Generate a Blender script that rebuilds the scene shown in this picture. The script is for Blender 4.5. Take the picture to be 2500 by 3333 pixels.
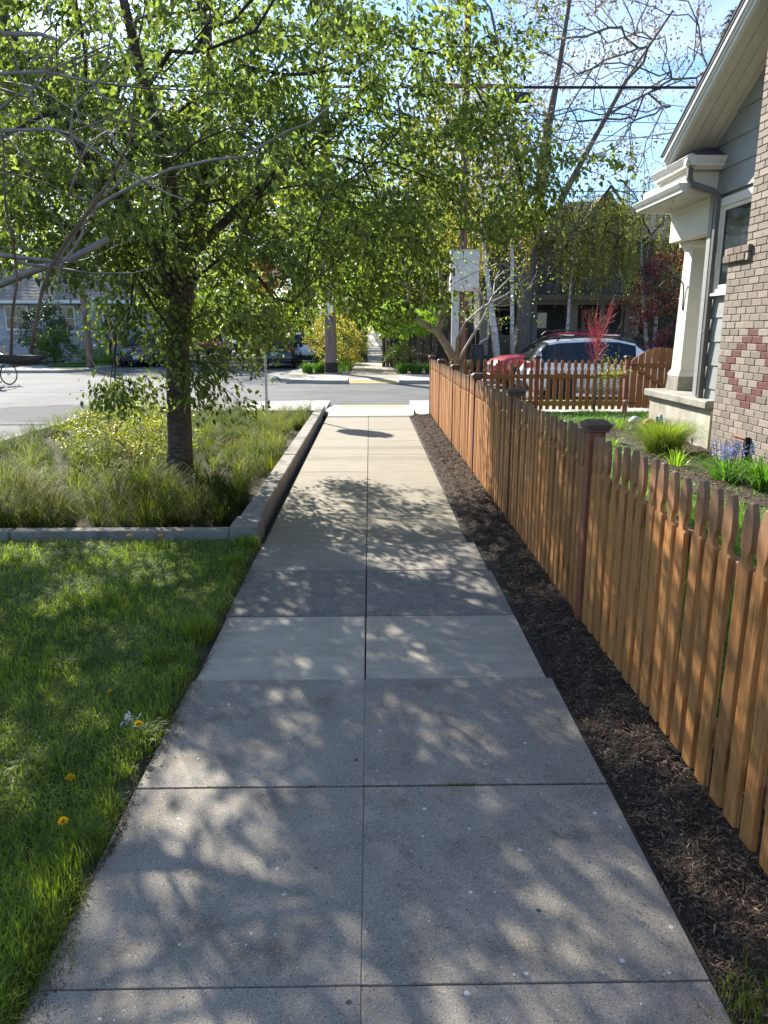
import bpy, math, random
import numpy as np
from mathutils import Vector, Matrix
random.seed(7); rng = np.random.default_rng(7)
S = bpy.context.scene; COL = S.collection
for o in list(bpy.data.objects): bpy.data.objects.remove(o)
R = math.radians
# ------------------------------------------------------------ camera, sky, sun, exposure
cam = bpy.data.objects.new('camera', bpy.data.cameras.new('camera')); COL.objects.link(cam)
cam.location = (0, 0, 1.7); cam.rotation_euler = (R(90-13.52), 0, -R(1.06))
cam.data.sensor_fit = 'HORIZONTAL'; cam.data.sensor_width = 36; cam.data.lens = 35.28
cam.data.clip_start = .05; cam.data.clip_end = 1500
S.camera = cam
AZ, EL = -29.0, 32.0
W = bpy.data.worlds.new('World'); S.world = W; W.use_nodes = True
nt = W.node_tree; nt.nodes.clear()
def N(t, **k):
    n = nt.nodes.new(t)
    for a, b in k.items(): setattr(n, a, b)
    return n
L = lambda a, b: nt.links.new(a, b)
sky = N('ShaderNodeTexSky', sky_type='NISHITA', sun_disc=False, sun_elevation=R(EL), sun_rotation=R(AZ))
sky.dust_density = .6; sky.ozone_density = 2.5; sky.air_density = 1.0
tc = N('ShaderNodeTexCoord'); mp = N('ShaderNodeMapping'); mp.inputs['Scale'].default_value = (1.3, 1.3, 5.5); mp.inputs['Rotation'].default_value = (0, .25, 0)
nz = N('ShaderNodeTexNoise'); nz.inputs['Scale'].default_value = 2.1; nz.inputs['Detail'].default_value = 9; nz.inputs['Roughness'].default_value = .62; nz.inputs['Distortion'].default_value = .6
cr = N('ShaderNodeValToRGB'); cr.color_ramp.elements[0].position = .47; cr.color_ramp.elements[1].position = .74
mx = N('ShaderNodeMixRGB'); mx.inputs[2].default_value = (2.7, 2.95, 3.3, 1)
mf = N('ShaderNodeMath', operation='MULTIPLY'); mf.inputs[1].default_value = .8
bg = N('ShaderNodeBackground'); bg.inputs['Strength'].default_value = .15
out = N('ShaderNodeOutputWorld')
L(tc.outputs['Generated'], mp.inputs[0]); L(mp.outputs[0], nz.inputs[0]); L(nz.outputs[0], cr.inputs[0]); L(cr.outputs[0], mf.inputs[0]); L(mf.outputs[0], mx.inputs[0])
hs_ = N('ShaderNodeHueSaturation'); hs_.inputs['Saturation'].default_value = 1.15; hs_.inputs['Value'].default_value = .62; L(sky.outputs[0], hs_.inputs['Color']); tn_ = N('ShaderNodeMixRGB', blend_type='MULTIPLY'); tn_.inputs[0].default_value = 1; tn_.inputs[2].default_value = (.84,.93,1.06,1); L(hs_.outputs[0], tn_.inputs[1]); L(tn_.outputs[0], mx.inputs[1]); L(mx.outputs[0], bg.inputs[0]); L(bg.outputs[0], out.inputs[0])
sun = bpy.data.objects.new('sun', bpy.data.lights.new('sun', 'SUN')); COL.objects.link(sun)
sun.data.energy = 5.0; sun.data.angle = R(.53); sun.data.color = (1, .95, .86)
sv = Vector((math.sin(R(AZ))*math.cos(R(EL)), math.cos(R(AZ))*math.cos(R(EL)), math.sin(R(EL))))
sun.rotation_euler = sv.to_track_quat('Z', 'Y').to_euler()
S.view_settings.view_transform = 'Standard'; S.view_settings.look = 'None'; S.view_settings.gamma = 1
S.view_settings.use_curve_mapping = False; S.view_settings.exposure = 1.45
S.render.engine = 'CYCLES'
S.cycles.max_bounces = 8; S.cycles.transparent_max_bounces = 8

# ------------------------------------------------------------ materials
def mat(name, cols, scale=8, detail=4, rough=.8, bump=0, bscale=60, metal=0, trans=0, island=0, orand=0, stretch=(1,1,1), spec=.4, flecks=None, coat=0, tcol=None, zdark=None, bdist=.01, grit=None):
    """cols: list of (pos, rgb); noise picks between them; island / orand: brightness jitter"""
    m = bpy.data.materials.new(name); m.use_nodes = True; t = m.node_tree; t.nodes.clear()
    def n(ty, **k):
        q = t.nodes.new(ty)
        for a, b in k.items(): setattr(q, a, b)
        return q
    l = lambda a, b: t.links.new(a, b)
    o = n('ShaderNodeOutputMaterial'); p = n('ShaderNodeBsdfPrincipled')
    p.inputs['Roughness'].default_value = rough; p.inputs['Metallic'].default_value = metal
    p.inputs['Specular IOR Level'].default_value = spec; p.inputs['Coat Weight'].default_value = coat; p.inputs['Coat Roughness'].default_value = .05
    tcn = n('ShaderNodeTexCoord'); mpn = n('ShaderNodeMapping'); mpn.inputs['Scale'].default_value = stretch
    l(tcn.outputs['Object'], mpn.inputs[0])
    src = mpn.outputs[0]
    if orand:
        oi = n('ShaderNodeObjectInfo'); ad = n('ShaderNodeVectorMath', operation='MULTIPLY_ADD'); ad.inputs[1].default_value = (1,1,1)
        cmb = n('ShaderNodeVectorMath', operation='SCALE'); cmb.inputs[0].default_value = (37, 53, 71)
        l(oi.outputs['Random'], cmb.inputs['Scale']); l(mpn.outputs[0], ad.inputs[0]); l(cmb.outputs[0], ad.inputs[2]); src = ad.outputs[0]
    if len(cols) > 1:
        nn = n('ShaderNodeTexNoise'); nn.inputs['Scale'].default_value = scale; nn.inputs['Detail'].default_value = detail; nn.inputs['Roughness'].default_value = .65
        rr = n('ShaderNodeValToRGB'); e = rr.color_ramp.elements
        while len(e) < len(cols): e.new(.5)
        for i, (ps, c) in enumerate(cols): e[i].position = ps; e[i].color = (*c, 1)
        l(src, nn.inputs[0]); l(nn.outputs[0], rr.inputs[0]); col = rr.outputs[0]
    else:
        rg = n('ShaderNodeRGB'); rg.outputs[0].default_value = (*cols[0][1], 1); col = rg.outputs[0]
    def scaled(col, sock, amt):
        mr = n('ShaderNodeMapRange'); mr.inputs[3].default_value = 1-amt; mr.inputs[4].default_value = 1+amt; l(sock, mr.inputs[0])
        vm = n('ShaderNodeVectorMath', operation='SCALE'); l(col, vm.inputs[0]); l(mr.outputs[0], vm.inputs['Scale']); return vm.outputs[0]
    if island:
        g = n('ShaderNodeNewGeometry'); col = scaled(col, g.outputs['Random Per Island'], island)
    if orand:
        col = scaled(col, oi.outputs['Random'], orand)
    if grit:
        gn = n('ShaderNodeTexNoise'); gn.inputs['Scale'].default_value = grit[0]; gn.inputs['Detail'].default_value = 3; gn.inputs['Roughness'].default_value = .8; l(src, gn.inputs[0])
        gr_ = n('ShaderNodeMapRange'); gr_.inputs[1].default_value = .3; gr_.inputs[2].default_value = .7; l(gn.outputs[0], gr_.inputs[0]); col = scaled(col, gr_.outputs[0], grit[1])
    if flecks:
        for (fs, th, fc) in flecks:
            v = n('ShaderNodeTexVoronoi'); v.inputs['Scale'].default_value = fs; l(src, v.inputs[0])
            # only a share of the cells carries a fleck, each of its own size
            sx = n('ShaderNodeSeparateColor'); l(v.outputs['Color'], sx.inputs[0])
            gt = n('ShaderNodeMath', operation='MULTIPLY'); gt.inputs[1].default_value = th; l(sx.outputs[0], gt.inputs[0])
            pw = n('ShaderNodeMath', operation='POWER'); pw.inputs[1].default_value = 3; l(sx.outputs[1], pw.inputs[0])
            gm = n('ShaderNodeMath', operation='MULTIPLY'); l(gt.outputs[0], gm.inputs[0]); l(pw.outputs[0], gm.inputs[1])
            lt = n('ShaderNodeMath', operation='LESS_THAN'); l(v.outputs['Distance'], lt.inputs[0]); l(gm.outputs[0], lt.inputs[1])
            fm = n('ShaderNodeMixRGB'); fm.inputs[2].default_value = (*fc, 1); l(lt.outputs[0], fm.inputs[0]); l(col, fm.inputs[1]); col = fm.outputs[0]
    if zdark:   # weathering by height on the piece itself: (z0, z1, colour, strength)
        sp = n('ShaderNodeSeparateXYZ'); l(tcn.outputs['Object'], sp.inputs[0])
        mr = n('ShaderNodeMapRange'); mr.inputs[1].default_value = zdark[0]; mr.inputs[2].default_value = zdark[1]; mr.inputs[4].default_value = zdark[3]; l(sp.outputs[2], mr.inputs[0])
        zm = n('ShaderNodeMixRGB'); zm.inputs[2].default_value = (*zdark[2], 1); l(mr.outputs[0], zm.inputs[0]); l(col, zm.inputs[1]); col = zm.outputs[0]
    l(col, p.inputs['Base Color'])
    if bump:
        bn = n('ShaderNodeTexNoise'); bn.inputs['Scale'].default_value = bscale; bn.inputs['Detail'].default_value = 4; l(src, bn.inputs[0])
        bb = n('ShaderNodeBump'); bb.inputs['Strength'].default_value = bump; bb.inputs['Distance'].default_value = bdist
        l(bn.outputs[0], bb.inputs['Height']); l(bb.outputs[0], p.inputs['Normal'])
    if trans:
        tr = n('ShaderNodeBsdfTranslucent'); ms = n('ShaderNodeMixShader'); ms.inputs[0].default_value = trans
        tm = n('ShaderNodeMixRGB', blend_type='MULTIPLY'); tm.inputs[0].default_value = 1; tm.inputs[2].default_value = (*(tcol or (1.6, 1.9, .6)), 1)
        l(col, tm.inputs[1]); l(tm.outputs[0], tr.inputs[0]); l(p.outputs[0], ms.inputs[1]); l(tr.outputs[0], ms.inputs[2]); l(ms.outputs[0], o.inputs[0])
    else: l(p.outputs[0], o.inputs[0])
    return m
def plain(name, c, rough=.6, metal=0, spec=.5, coat=0): return mat(name, [(0, c)], rough=rough, metal=metal, spec=spec, coat=coat)
def glassy(name, tint=(.9,.95,.93), mixf=.35, dark=(.02,.025,.03)):
    m = bpy.data.materials.new(name); m.use_nodes = True; t = m.node_tree; t.nodes.clear()
    o = t.nodes.new('ShaderNodeOutputMaterial'); p = t.nodes.new('ShaderNodeBsdfPrincipled')
    p.inputs['Base Color'].default_value = (*dark, 1); p.inputs['Roughness'].default_value = .05; p.inputs['Specular IOR Level'].default_value = .8
    tr = t.nodes.new('ShaderNodeBsdfTransparent'); tr.inputs[0].default_value = (*tint, 1)
    ms = t.nodes.new('ShaderNodeMixShader'); ms.inputs[0].default_value = mixf
    t.links.new(p.outputs[0], ms.inputs[1]); t.links.new(tr.outputs[0], ms.inputs[2]); t.links.new(ms.outputs[0], o.inputs[0])
    return m
M = {}
M['conc_old'] = mat('concrete_old', [(.27,(.14,.11,.08)),(.42,(.25,.22,.175)),(.6,(.30,.265,.215)),(.75,(.39,.35,.285))], scale=4, detail=15, rough=.85, bump=.7, bscale=230, orand=.06, bdist=.004, grit=(190,.42),
    flecks=[(26,.24,(.62,.6,.56)),(230,.75,(.07,.07,.07)),(210,.7,(.42,.41,.38)),(9,.10,(.07,.065,.06))])
M['conc_agg'] = mat('concrete_aggregate', [(.3,(.145,.13,.11)),(.6,(.24,.22,.185))], scale=12, detail=8, rough=.85, bump=.9, bscale=180, bdist=.006, orand=.08, grit=(150,.5), flecks=[(170,.6,(.5,.49,.47)),(150,.6,(.08,.08,.08)),(190,.6,(.34,.31,.27))])
M['conc_mid'] = mat('concrete_mid', [(.3,(.32,.28,.215)),(.7,(.45,.405,.32))], scale=4, detail=10, rough=.85, bump=.4, bscale=220, orand=.05, grit=(120,.2), bdist=.003, stretch=(1,2.5,1))
M['conc_new'] = mat('concrete_new', [(.25,(.18,.155,.105)),(.5,(.24,.21,.15)),(.75,(.29,.26,.19))], scale=3, detail=10, rough=.85, bump=.4, bscale=160, orand=.05, grit=(60,.16), stretch=(1,5,1), bdist=.003, flecks=[(60,.12,(.2,.18,.15))])
M['conc_white'] = mat('concrete_ramp', [(.3,(.33,.31,.26)),(.7,(.43,.405,.35))], scale=3, detail=8, rough=.9, bump=.3, bscale=120, stretch=(5,1,1), bdist=.003)
M['conc_kerb'] = mat('concrete_kerb', [(.3,(.15,.135,.105)),(.5,(.24,.22,.18)),(.75,(.34,.315,.265))], scale=7, detail=10, rough=.9, bump=.5, bscale=120, orand=.06, bdist=.004, flecks=[(90,.3,(.15,.14,.12))])
M['conc_porch'] = mat('concrete_porch', [(.3,(.25,.22,.15)),(.5,(.42,.39,.31)),(.7,(.55,.53,.46))], scale=2.5, detail=10, rough=.9, bump=.4, bscale=40, stretch=(1,1,.35), bdist=.006)
M['conc_lip'] = mat('concrete_lip', [(.3,(.22,.2,.16)),(.7,(.4,.38,.32))], scale=5, detail=10, rough=.95, bump=.8, bscale=60, bdist=.01)
M['joint'] = plain('joint_dirt', (.035,.03,.025), .95)
M['asphalt'] = mat('asphalt', [(.3,(.085,.085,.082)),(.5,(.12,.12,.117)),(.7,(.155,.155,.15))], scale=.5, detail=12, rough=.85, bump=.5, bscale=110, bdist=.008, flecks=[(90,.55,(.3,.3,.29)),(70,.4,(.04,.04,.04))], spec=.12, grit=(60,.3))
M['asphalt_patch'] = mat('asphalt_patch', [(.3,(.11,.105,.10)),(.7,(.17,.165,.15))], scale=6, detail=8, rough=.95, bump=.4, bscale=100, spec=.2)
M['soil'] = mat('soil', [(.3,(.03,.022,.014)),(.7,(.075,.055,.035))], scale=20, detail=8, rough=1, bump=1, bscale=50, bdist=.02)
M['lawn_soil'] = mat('lawn_soil', [(.3,(.02,.035,.01)),(.6,(.05,.08,.018)),(.8,(.07,.06,.03))], scale=6, detail=8, rough=1, bump=.6, bscale=50, bdist=.02)
M['ground'] = mat('far_ground', [(.3,(.04,.045,.02)),(.7,(.09,.08,.045))], scale=.4, detail=8, rough=1)
M['mulch_base'] = mat('mulch_base', [(.3,(.022,.015,.010)),(.7,(.065,.045,.03))], scale=30, detail=8, rough=1, bump=1, bscale=70, bdist=.02)
M['mulch'] = mat('mulch_chip', [(.35,(.07,.048,.032)),(.65,(.22,.15,.10))], scale=14, rough=.95, island=.75)
M['leafdirt'] = mat('bark_debris', [(.3,(.09,.06,.035)),(.7,(.22,.15,.09))], scale=14, rough=.95, island=.5)
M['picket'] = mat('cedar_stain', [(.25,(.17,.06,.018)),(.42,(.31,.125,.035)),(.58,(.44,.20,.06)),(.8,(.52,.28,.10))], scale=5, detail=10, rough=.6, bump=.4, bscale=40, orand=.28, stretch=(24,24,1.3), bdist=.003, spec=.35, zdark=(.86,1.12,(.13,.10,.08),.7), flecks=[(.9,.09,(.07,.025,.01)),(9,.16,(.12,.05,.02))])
M['rail'] = mat('cedar_rail', [(.25,(.17,.07,.03)),(.5,(.28,.13,.055)),(.8,(.38,.2,.09))], scale=5, detail=8, rough=.65, bump=.3, bscale=40, orand=.12, stretch=(1,1,9), bdist=.003)
M['post'] = mat('redwood_post', [(.25,(.14,.035,.02)),(.55,(.22,.07,.035)),(.8,(.3,.11,.05))], scale=4, detail=8, rough=.6, bump=.3, bscale=40, orand=.15, stretch=(8,8,.8), bdist=.003)
M['cap'] = mat('post_cap', [(.3,(.075,.045,.03)),(.7,(.16,.10,.065))], scale=8, detail=8, rough=.6, bump=.3, bscale=60, orand=.2, stretch=(1,6,1), bdist=.003)
M['gatewood'] = mat('gate_cedar', [(.25,(.17,.06,.024)),(.5,(.28,.115,.042)),(.8,(.38,.17,.065))], scale=4, detail=8, rough=.6, bump=.3, bscale=40, orand=.22, stretch=(22,22,1.3), bdist=.003)
M['brick'] = mat('brick_tan', [(.25,(.15,.12,.095)),(.5,(.24,.20,.165)),(.75,(.33,.285,.235))], scale=70, detail=3, rough=.9, bump=.7, bscale=160, orand=.24, bdist=.004)
M['brick_red'] = mat('brick_red', [(.3,(.075,.02,.018)),(.7,(.17,.055,.045))], scale=7, detail=3, rough=.85, bump=.8, bscale=30, stretch=(1,9,1), orand=.12, bdist=.005)
M['brick_dark'] = mat('brick_sill', [(.3,(.12,.09,.07)),(.7,(.22,.17,.13))], scale=40, detail=3, rough=.85, bump=.6, bscale=120, orand=.15, bdist=.004)
M['mortar'] = mat('mortar', [(.3,(.25,.195,.155)),(.7,(.34,.28,.225))], scale=20, rough=.95, bump=.4, bscale=150, bdist=.003)
M['siding'] = mat('siding_grey', [(.3,(.24,.25,.235)),(.7,(.30,.31,.295))], scale=3, detail=6, rough=.55, bump=.2, bscale=30, stretch=(1,1,6), orand=.04, bdist=.003)
M['white'] = mat('paint_white', [(.3,(.68,.67,.62)),(.7,(.78,.77,.73))], scale=4, detail=6, rough=.5)
M['cream'] = mat('paint_cream', [(.3,(.60,.56,.47)),(.6,(.68,.64,.55)),(.8,(.52,.46,.35))], scale=2.2, detail=8, rough=.55, bump=.1, bscale=20)
M['soffit'] = mat('soffit_cream', [(.3,(.55,.52,.43)),(.7,(.66,.63,.54))], scale=2, detail=6, rough=.6, orand=.04)
M['gutter'] = mat('gutter_white', [(.3,(.62,.61,.57)),(.7,(.76,.75,.72))], scale=5, detail=5, rough=.35)
M['downspout'] = mat('downspout_grey', [(.3,(.10,.095,.09)),(.7,(.14,.135,.13))], scale=5, rough=.45, metal=.1)
M['shingle'] = mat('roof_shingle', [(.3,(.05,.05,.055)),(.7,(.12,.115,.115))], scale=9, detail=8, rough=.9, bump=.5, bscale=60, orand=.12)
M['shingle_dark'] = mat('roof_shingle_slate', [(.3,(.055,.06,.075)),(.5,(.09,.095,.11)),(.7,(.14,.14,.15))], scale=5, detail=8, rough=.9, island=.3)
M['shingle_tan'] = mat('roof_shingle_tan', [(.3,(.22,.19,.16)),(.7,(.38,.33,.28))], scale=4, detail=8, rough=.9, island=.25)
M['darkhouse'] = mat('house_dark_siding', [(.3,(.06,.06,.055)),(.7,(.085,.082,.075))], scale=3, rough=.8, orand=.1)
M['trimtan'] = mat('trim_tan', [(.3,(.2,.17,.13)),(.7,(.27,.235,.18))], scale=3, rough=.7)
M['lefthouse'] = mat('house_shake', [(.3,(.36,.36,.35)),(.7,(.48,.48,.47))], scale=2, rough=.8, island=.18)
M['bark'] = mat('cherry_bark', [(.3,(.05,.035,.027)),(.5,(.10,.075,.055)),(.68,(.17,.14,.115)),(.8,(.34,.33,.30))], scale=9, detail=8, rough=.95, bump=1, bscale=22, stretch=(1,1,3.2), bdist=.02)
M['bark_twig'] = mat('twig_bark', [(.3,(.035,.025,.02)),(.7,(.085,.06,.045))], scale=14, rough=.85)
M['bark_pale'] = mat('pale_bark', [(.3,(.16,.13,.11)),(.7,(.33,.29,.26))], scale=14, rough=.6, bump=.3, bscale=60, spec=.6)
M['bark_grey'] = mat('grey_bark', [(.3,(.09,.075,.06)),(.7,(.2,.175,.145))], scale=7, detail=8, rough=.95, bump=1, bscale=25, stretch=(1,1,.25), bdist=.03)
M['bark_brown'] = mat('brown_twig', [(.3,(.09,.055,.035)),(.7,(.2,.13,.085))], scale=7, rough=.85)
M['birch'] = mat('birch_bark', [(.36,(.035,.03,.028)),(.45,(.48,.44,.42)),(.7,(.7,.66,.63))], scale=3.5, detail=6, rough=.8, bump=.4, bscale=20, stretch=(1,1,2.5), bdist=.01)
M['bark_lichen'] = mat('lichen_bark', [(.3,(.10,.075,.05)),(.55,(.18,.15,.09)),(.75,(.30,.29,.17))], scale=9, detail=8, rough=.95, bump=.6, bscale=40, bdist=.01)
M['coral'] = mat('coral_bark', [(.3,(.45,.06,.07)),(.7,(.62,.15,.15))], scale=8, rough=.5, trans=.15, tcol=(1.3,1,1))
M['polewood'] = mat('pole_wood', [(.25,(.09,.055,.04)),(.5,(.20,.145,.115)),(.75,(.31,.25,.21))], scale=5, detail=10, rough=.9, bump=.7, bscale=25, stretch=(5,5,.35), bdist=.01, flecks=[(7,.35,(.05,.03,.025))])
M['polered'] = mat('pole_wood_red', [(.3,(.13,.06,.04)),(.7,(.26,.13,.09))], scale=5, detail=10, rough=.9, bump=.5, bscale=25, stretch=(5,5,.35), bdist=.01)
def leaf(name, c1, c2, trans=.5, isl=.35, tcol=(1.7, 2.0, .45), rough=.45, scale=1.2, spec=.5): return mat(name, [(.3,c1),(.7,c2)], scale=scale, detail=3, rough=rough, trans=trans, island=isl, tcol=tcol, spec=spec)
M['leaf_cherry'] = leaf('cherry_leaf', (.08,.108,.038), (.14,.175,.058), .50, isl=.62, tcol=(2.35,2.5,.95), rough=.5)
M['leaf_yellow'] = leaf('yellow_leaf', (.20,.24,.035), (.33,.34,.05), .45, tcol=(1.4,1.4,.5))
M['leaf_lime'] = leaf('lime_leaf', (.16,.28,.03), (.24,.36,.05), .5, tcol=(1.5,1.6,.4))
M['leaf_birch'] = leaf('birch_leaf', (.15,.20,.035), (.26,.29,.06), .55, tcol=(2.1,2.0,.5))
M['leaf_gold'] = leaf('catkin_leaf', (.26,.22,.045), (.34,.30,.08), .5, tcol=(1.9,1.8,.5))
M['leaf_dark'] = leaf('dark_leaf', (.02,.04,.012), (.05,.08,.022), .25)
M['leaf_mid'] = leaf('mid_leaf', (.06,.10,.022), (.11,.16,.035), .45, tcol=(2.2,2.2,.5))
M['leaf_bud'] = leaf('bud_leaf', (.17,.13,.09), (.26,.21,.14), .4, tcol=(1.3,1.2,.9))
M['leaf_red'] = leaf('red_leaf', (.16,.025,.03), (.30,.09,.085), .3, .6, tcol=(1.6,.8,.8))
M['leaf_conifer'] = leaf('conifer_leaf', (.015,.035,.016), (.035,.065,.03), .1)
M['leaf_brown'] = leaf('brown_bud', (.18,.14,.08), (.28,.23,.13), .35, tcol=(1.4,1.3,.8))
M['grass'] = leaf('lawn_blade', (.11,.155,.024), (.20,.25,.04), .5, .5, (2.0,2.2,.4), rough=.4, scale=2.5)
M['grass_yard'] = leaf('yard_blade', (.09,.18,.03), (.16,.26,.045), .5, .5, (1.5,1.9,.4), rough=.4, scale=1)
M['sedge'] = mat('sedge_blade', [(.3,(.03,.04,.013)),(.45,(.07,.095,.022)),(.58,(.15,.16,.04)),(.75,(.27,.20,.10))], scale=.9, detail=5, rough=.7, trans=.4, island=.65, tcol=(1.6,1.8,.4), spec=.12)
M['iris'] = leaf('iris_blade', (.07,.17,.03), (.14,.26,.04), .45, .3)
M['petal_white'] = mat('white_petal', [(0,(.8,.8,.74))], rough=.6, trans=.3, tcol=(1,1,1))
M['petal_yellow'] = mat('dandelion_petal', [(0,(.85,.55,.01))], rough=.6, trans=.25, tcol=(1,1,1), island=.1)
M['petal_blue'] = mat('bluebell_petal', [(0,(.28,.28,.68))], rough=.6, trans=.3, tcol=(1,1,1), island=.3)
M['tactile'] = mat('tactile_yellow', [(.3,(.50,.33,.08)),(.7,(.62,.44,.13))], scale=8, rough=.7)
M['galv'] = mat('galvanised', [(.3,(.38,.38,.37)),(.7,(.55,.55,.54))], scale=12, rough=.45, metal=.5)
M['signred'] = plain('sign_red', (.62,.02,.03), .4)
M['signwhite'] = plain('sign_white', (.8,.8,.8), .4)
M['signback'] = plain('sign_back', (.55,.55,.53), .45, .3)
M['yellowguard'] = plain('guy_guard_yellow', (.8,.42,.02), .45)
M['cabinet'] = mat('cabinet_cream', [(.25,(.42,.40,.33)),(.45,(.6,.58,.5)),(.7,(.68,.66,.58))], scale=3, detail=8, rough=.6, flecks=[(45,.15,(.12,.11,.08))])
M['black'] = plain('black_plastic', (.02,.02,.02), .5)
M['tyre'] = plain('tyre', (.02,.02,.02), .85)
M['rim'] = plain('rim', (.45,.45,.46), .3, .8)
M['iron'] = mat('rusty_iron', [(.3,(.16,.075,.055)),(.7,(.28,.15,.12))], scale=30, rough=.75, bump=.3, bscale=100, bdist=.003)
M['ironblack'] = plain('wrought_iron', (.03,.022,.022), .5, .4)
M['glass_dark'] = plain('glass_dark', (.012,.016,.022), .06, 0, 1.0)
M['glass_house'] = glassy('window_glass')
M['glass_car'] = glassy('car_glass', (.35,.4,.42), .3, (.01,.012,.016))
M['chrome'] = plain('chrome', (.7,.7,.7), .15, .9)
M['wire'] = plain('cable', (.02,.02,.022), .6)
M['lampred'] = plain('tail_light', (.5,.01,.01), .2, 0, .8)
M['lampwhite'] = plain('head_light', (.6,.62,.65), .12, .3, .9)
M['plate'] = plain('plate_white', (.65,.68,.72), .4)
M['ink'] = plain('plate_ink', (.03,.05,.2), .5)
M['inkblack'] = plain('ink_black', (.015,.015,.015), .6)
M['skin'] = plain('skin', (.5,.3,.22), .6)
M['pink'] = plain('pink_cloth', (.65,.3,.32), .8)
M['denim'] = plain('denim', (.22,.27,.34), .85)
M['teal'] = plain('teal_paint', (.3,.55,.6), .35, 0, .5, .3)
M['interior'] = plain('room_dark', (.05,.045,.04), .9)
M['curtain'] = mat('curtain', [(.3,(.28,.3,.28)),(.7,(.42,.44,.41))], scale=4, rough=.9, stretch=(1,8,.3))

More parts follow.
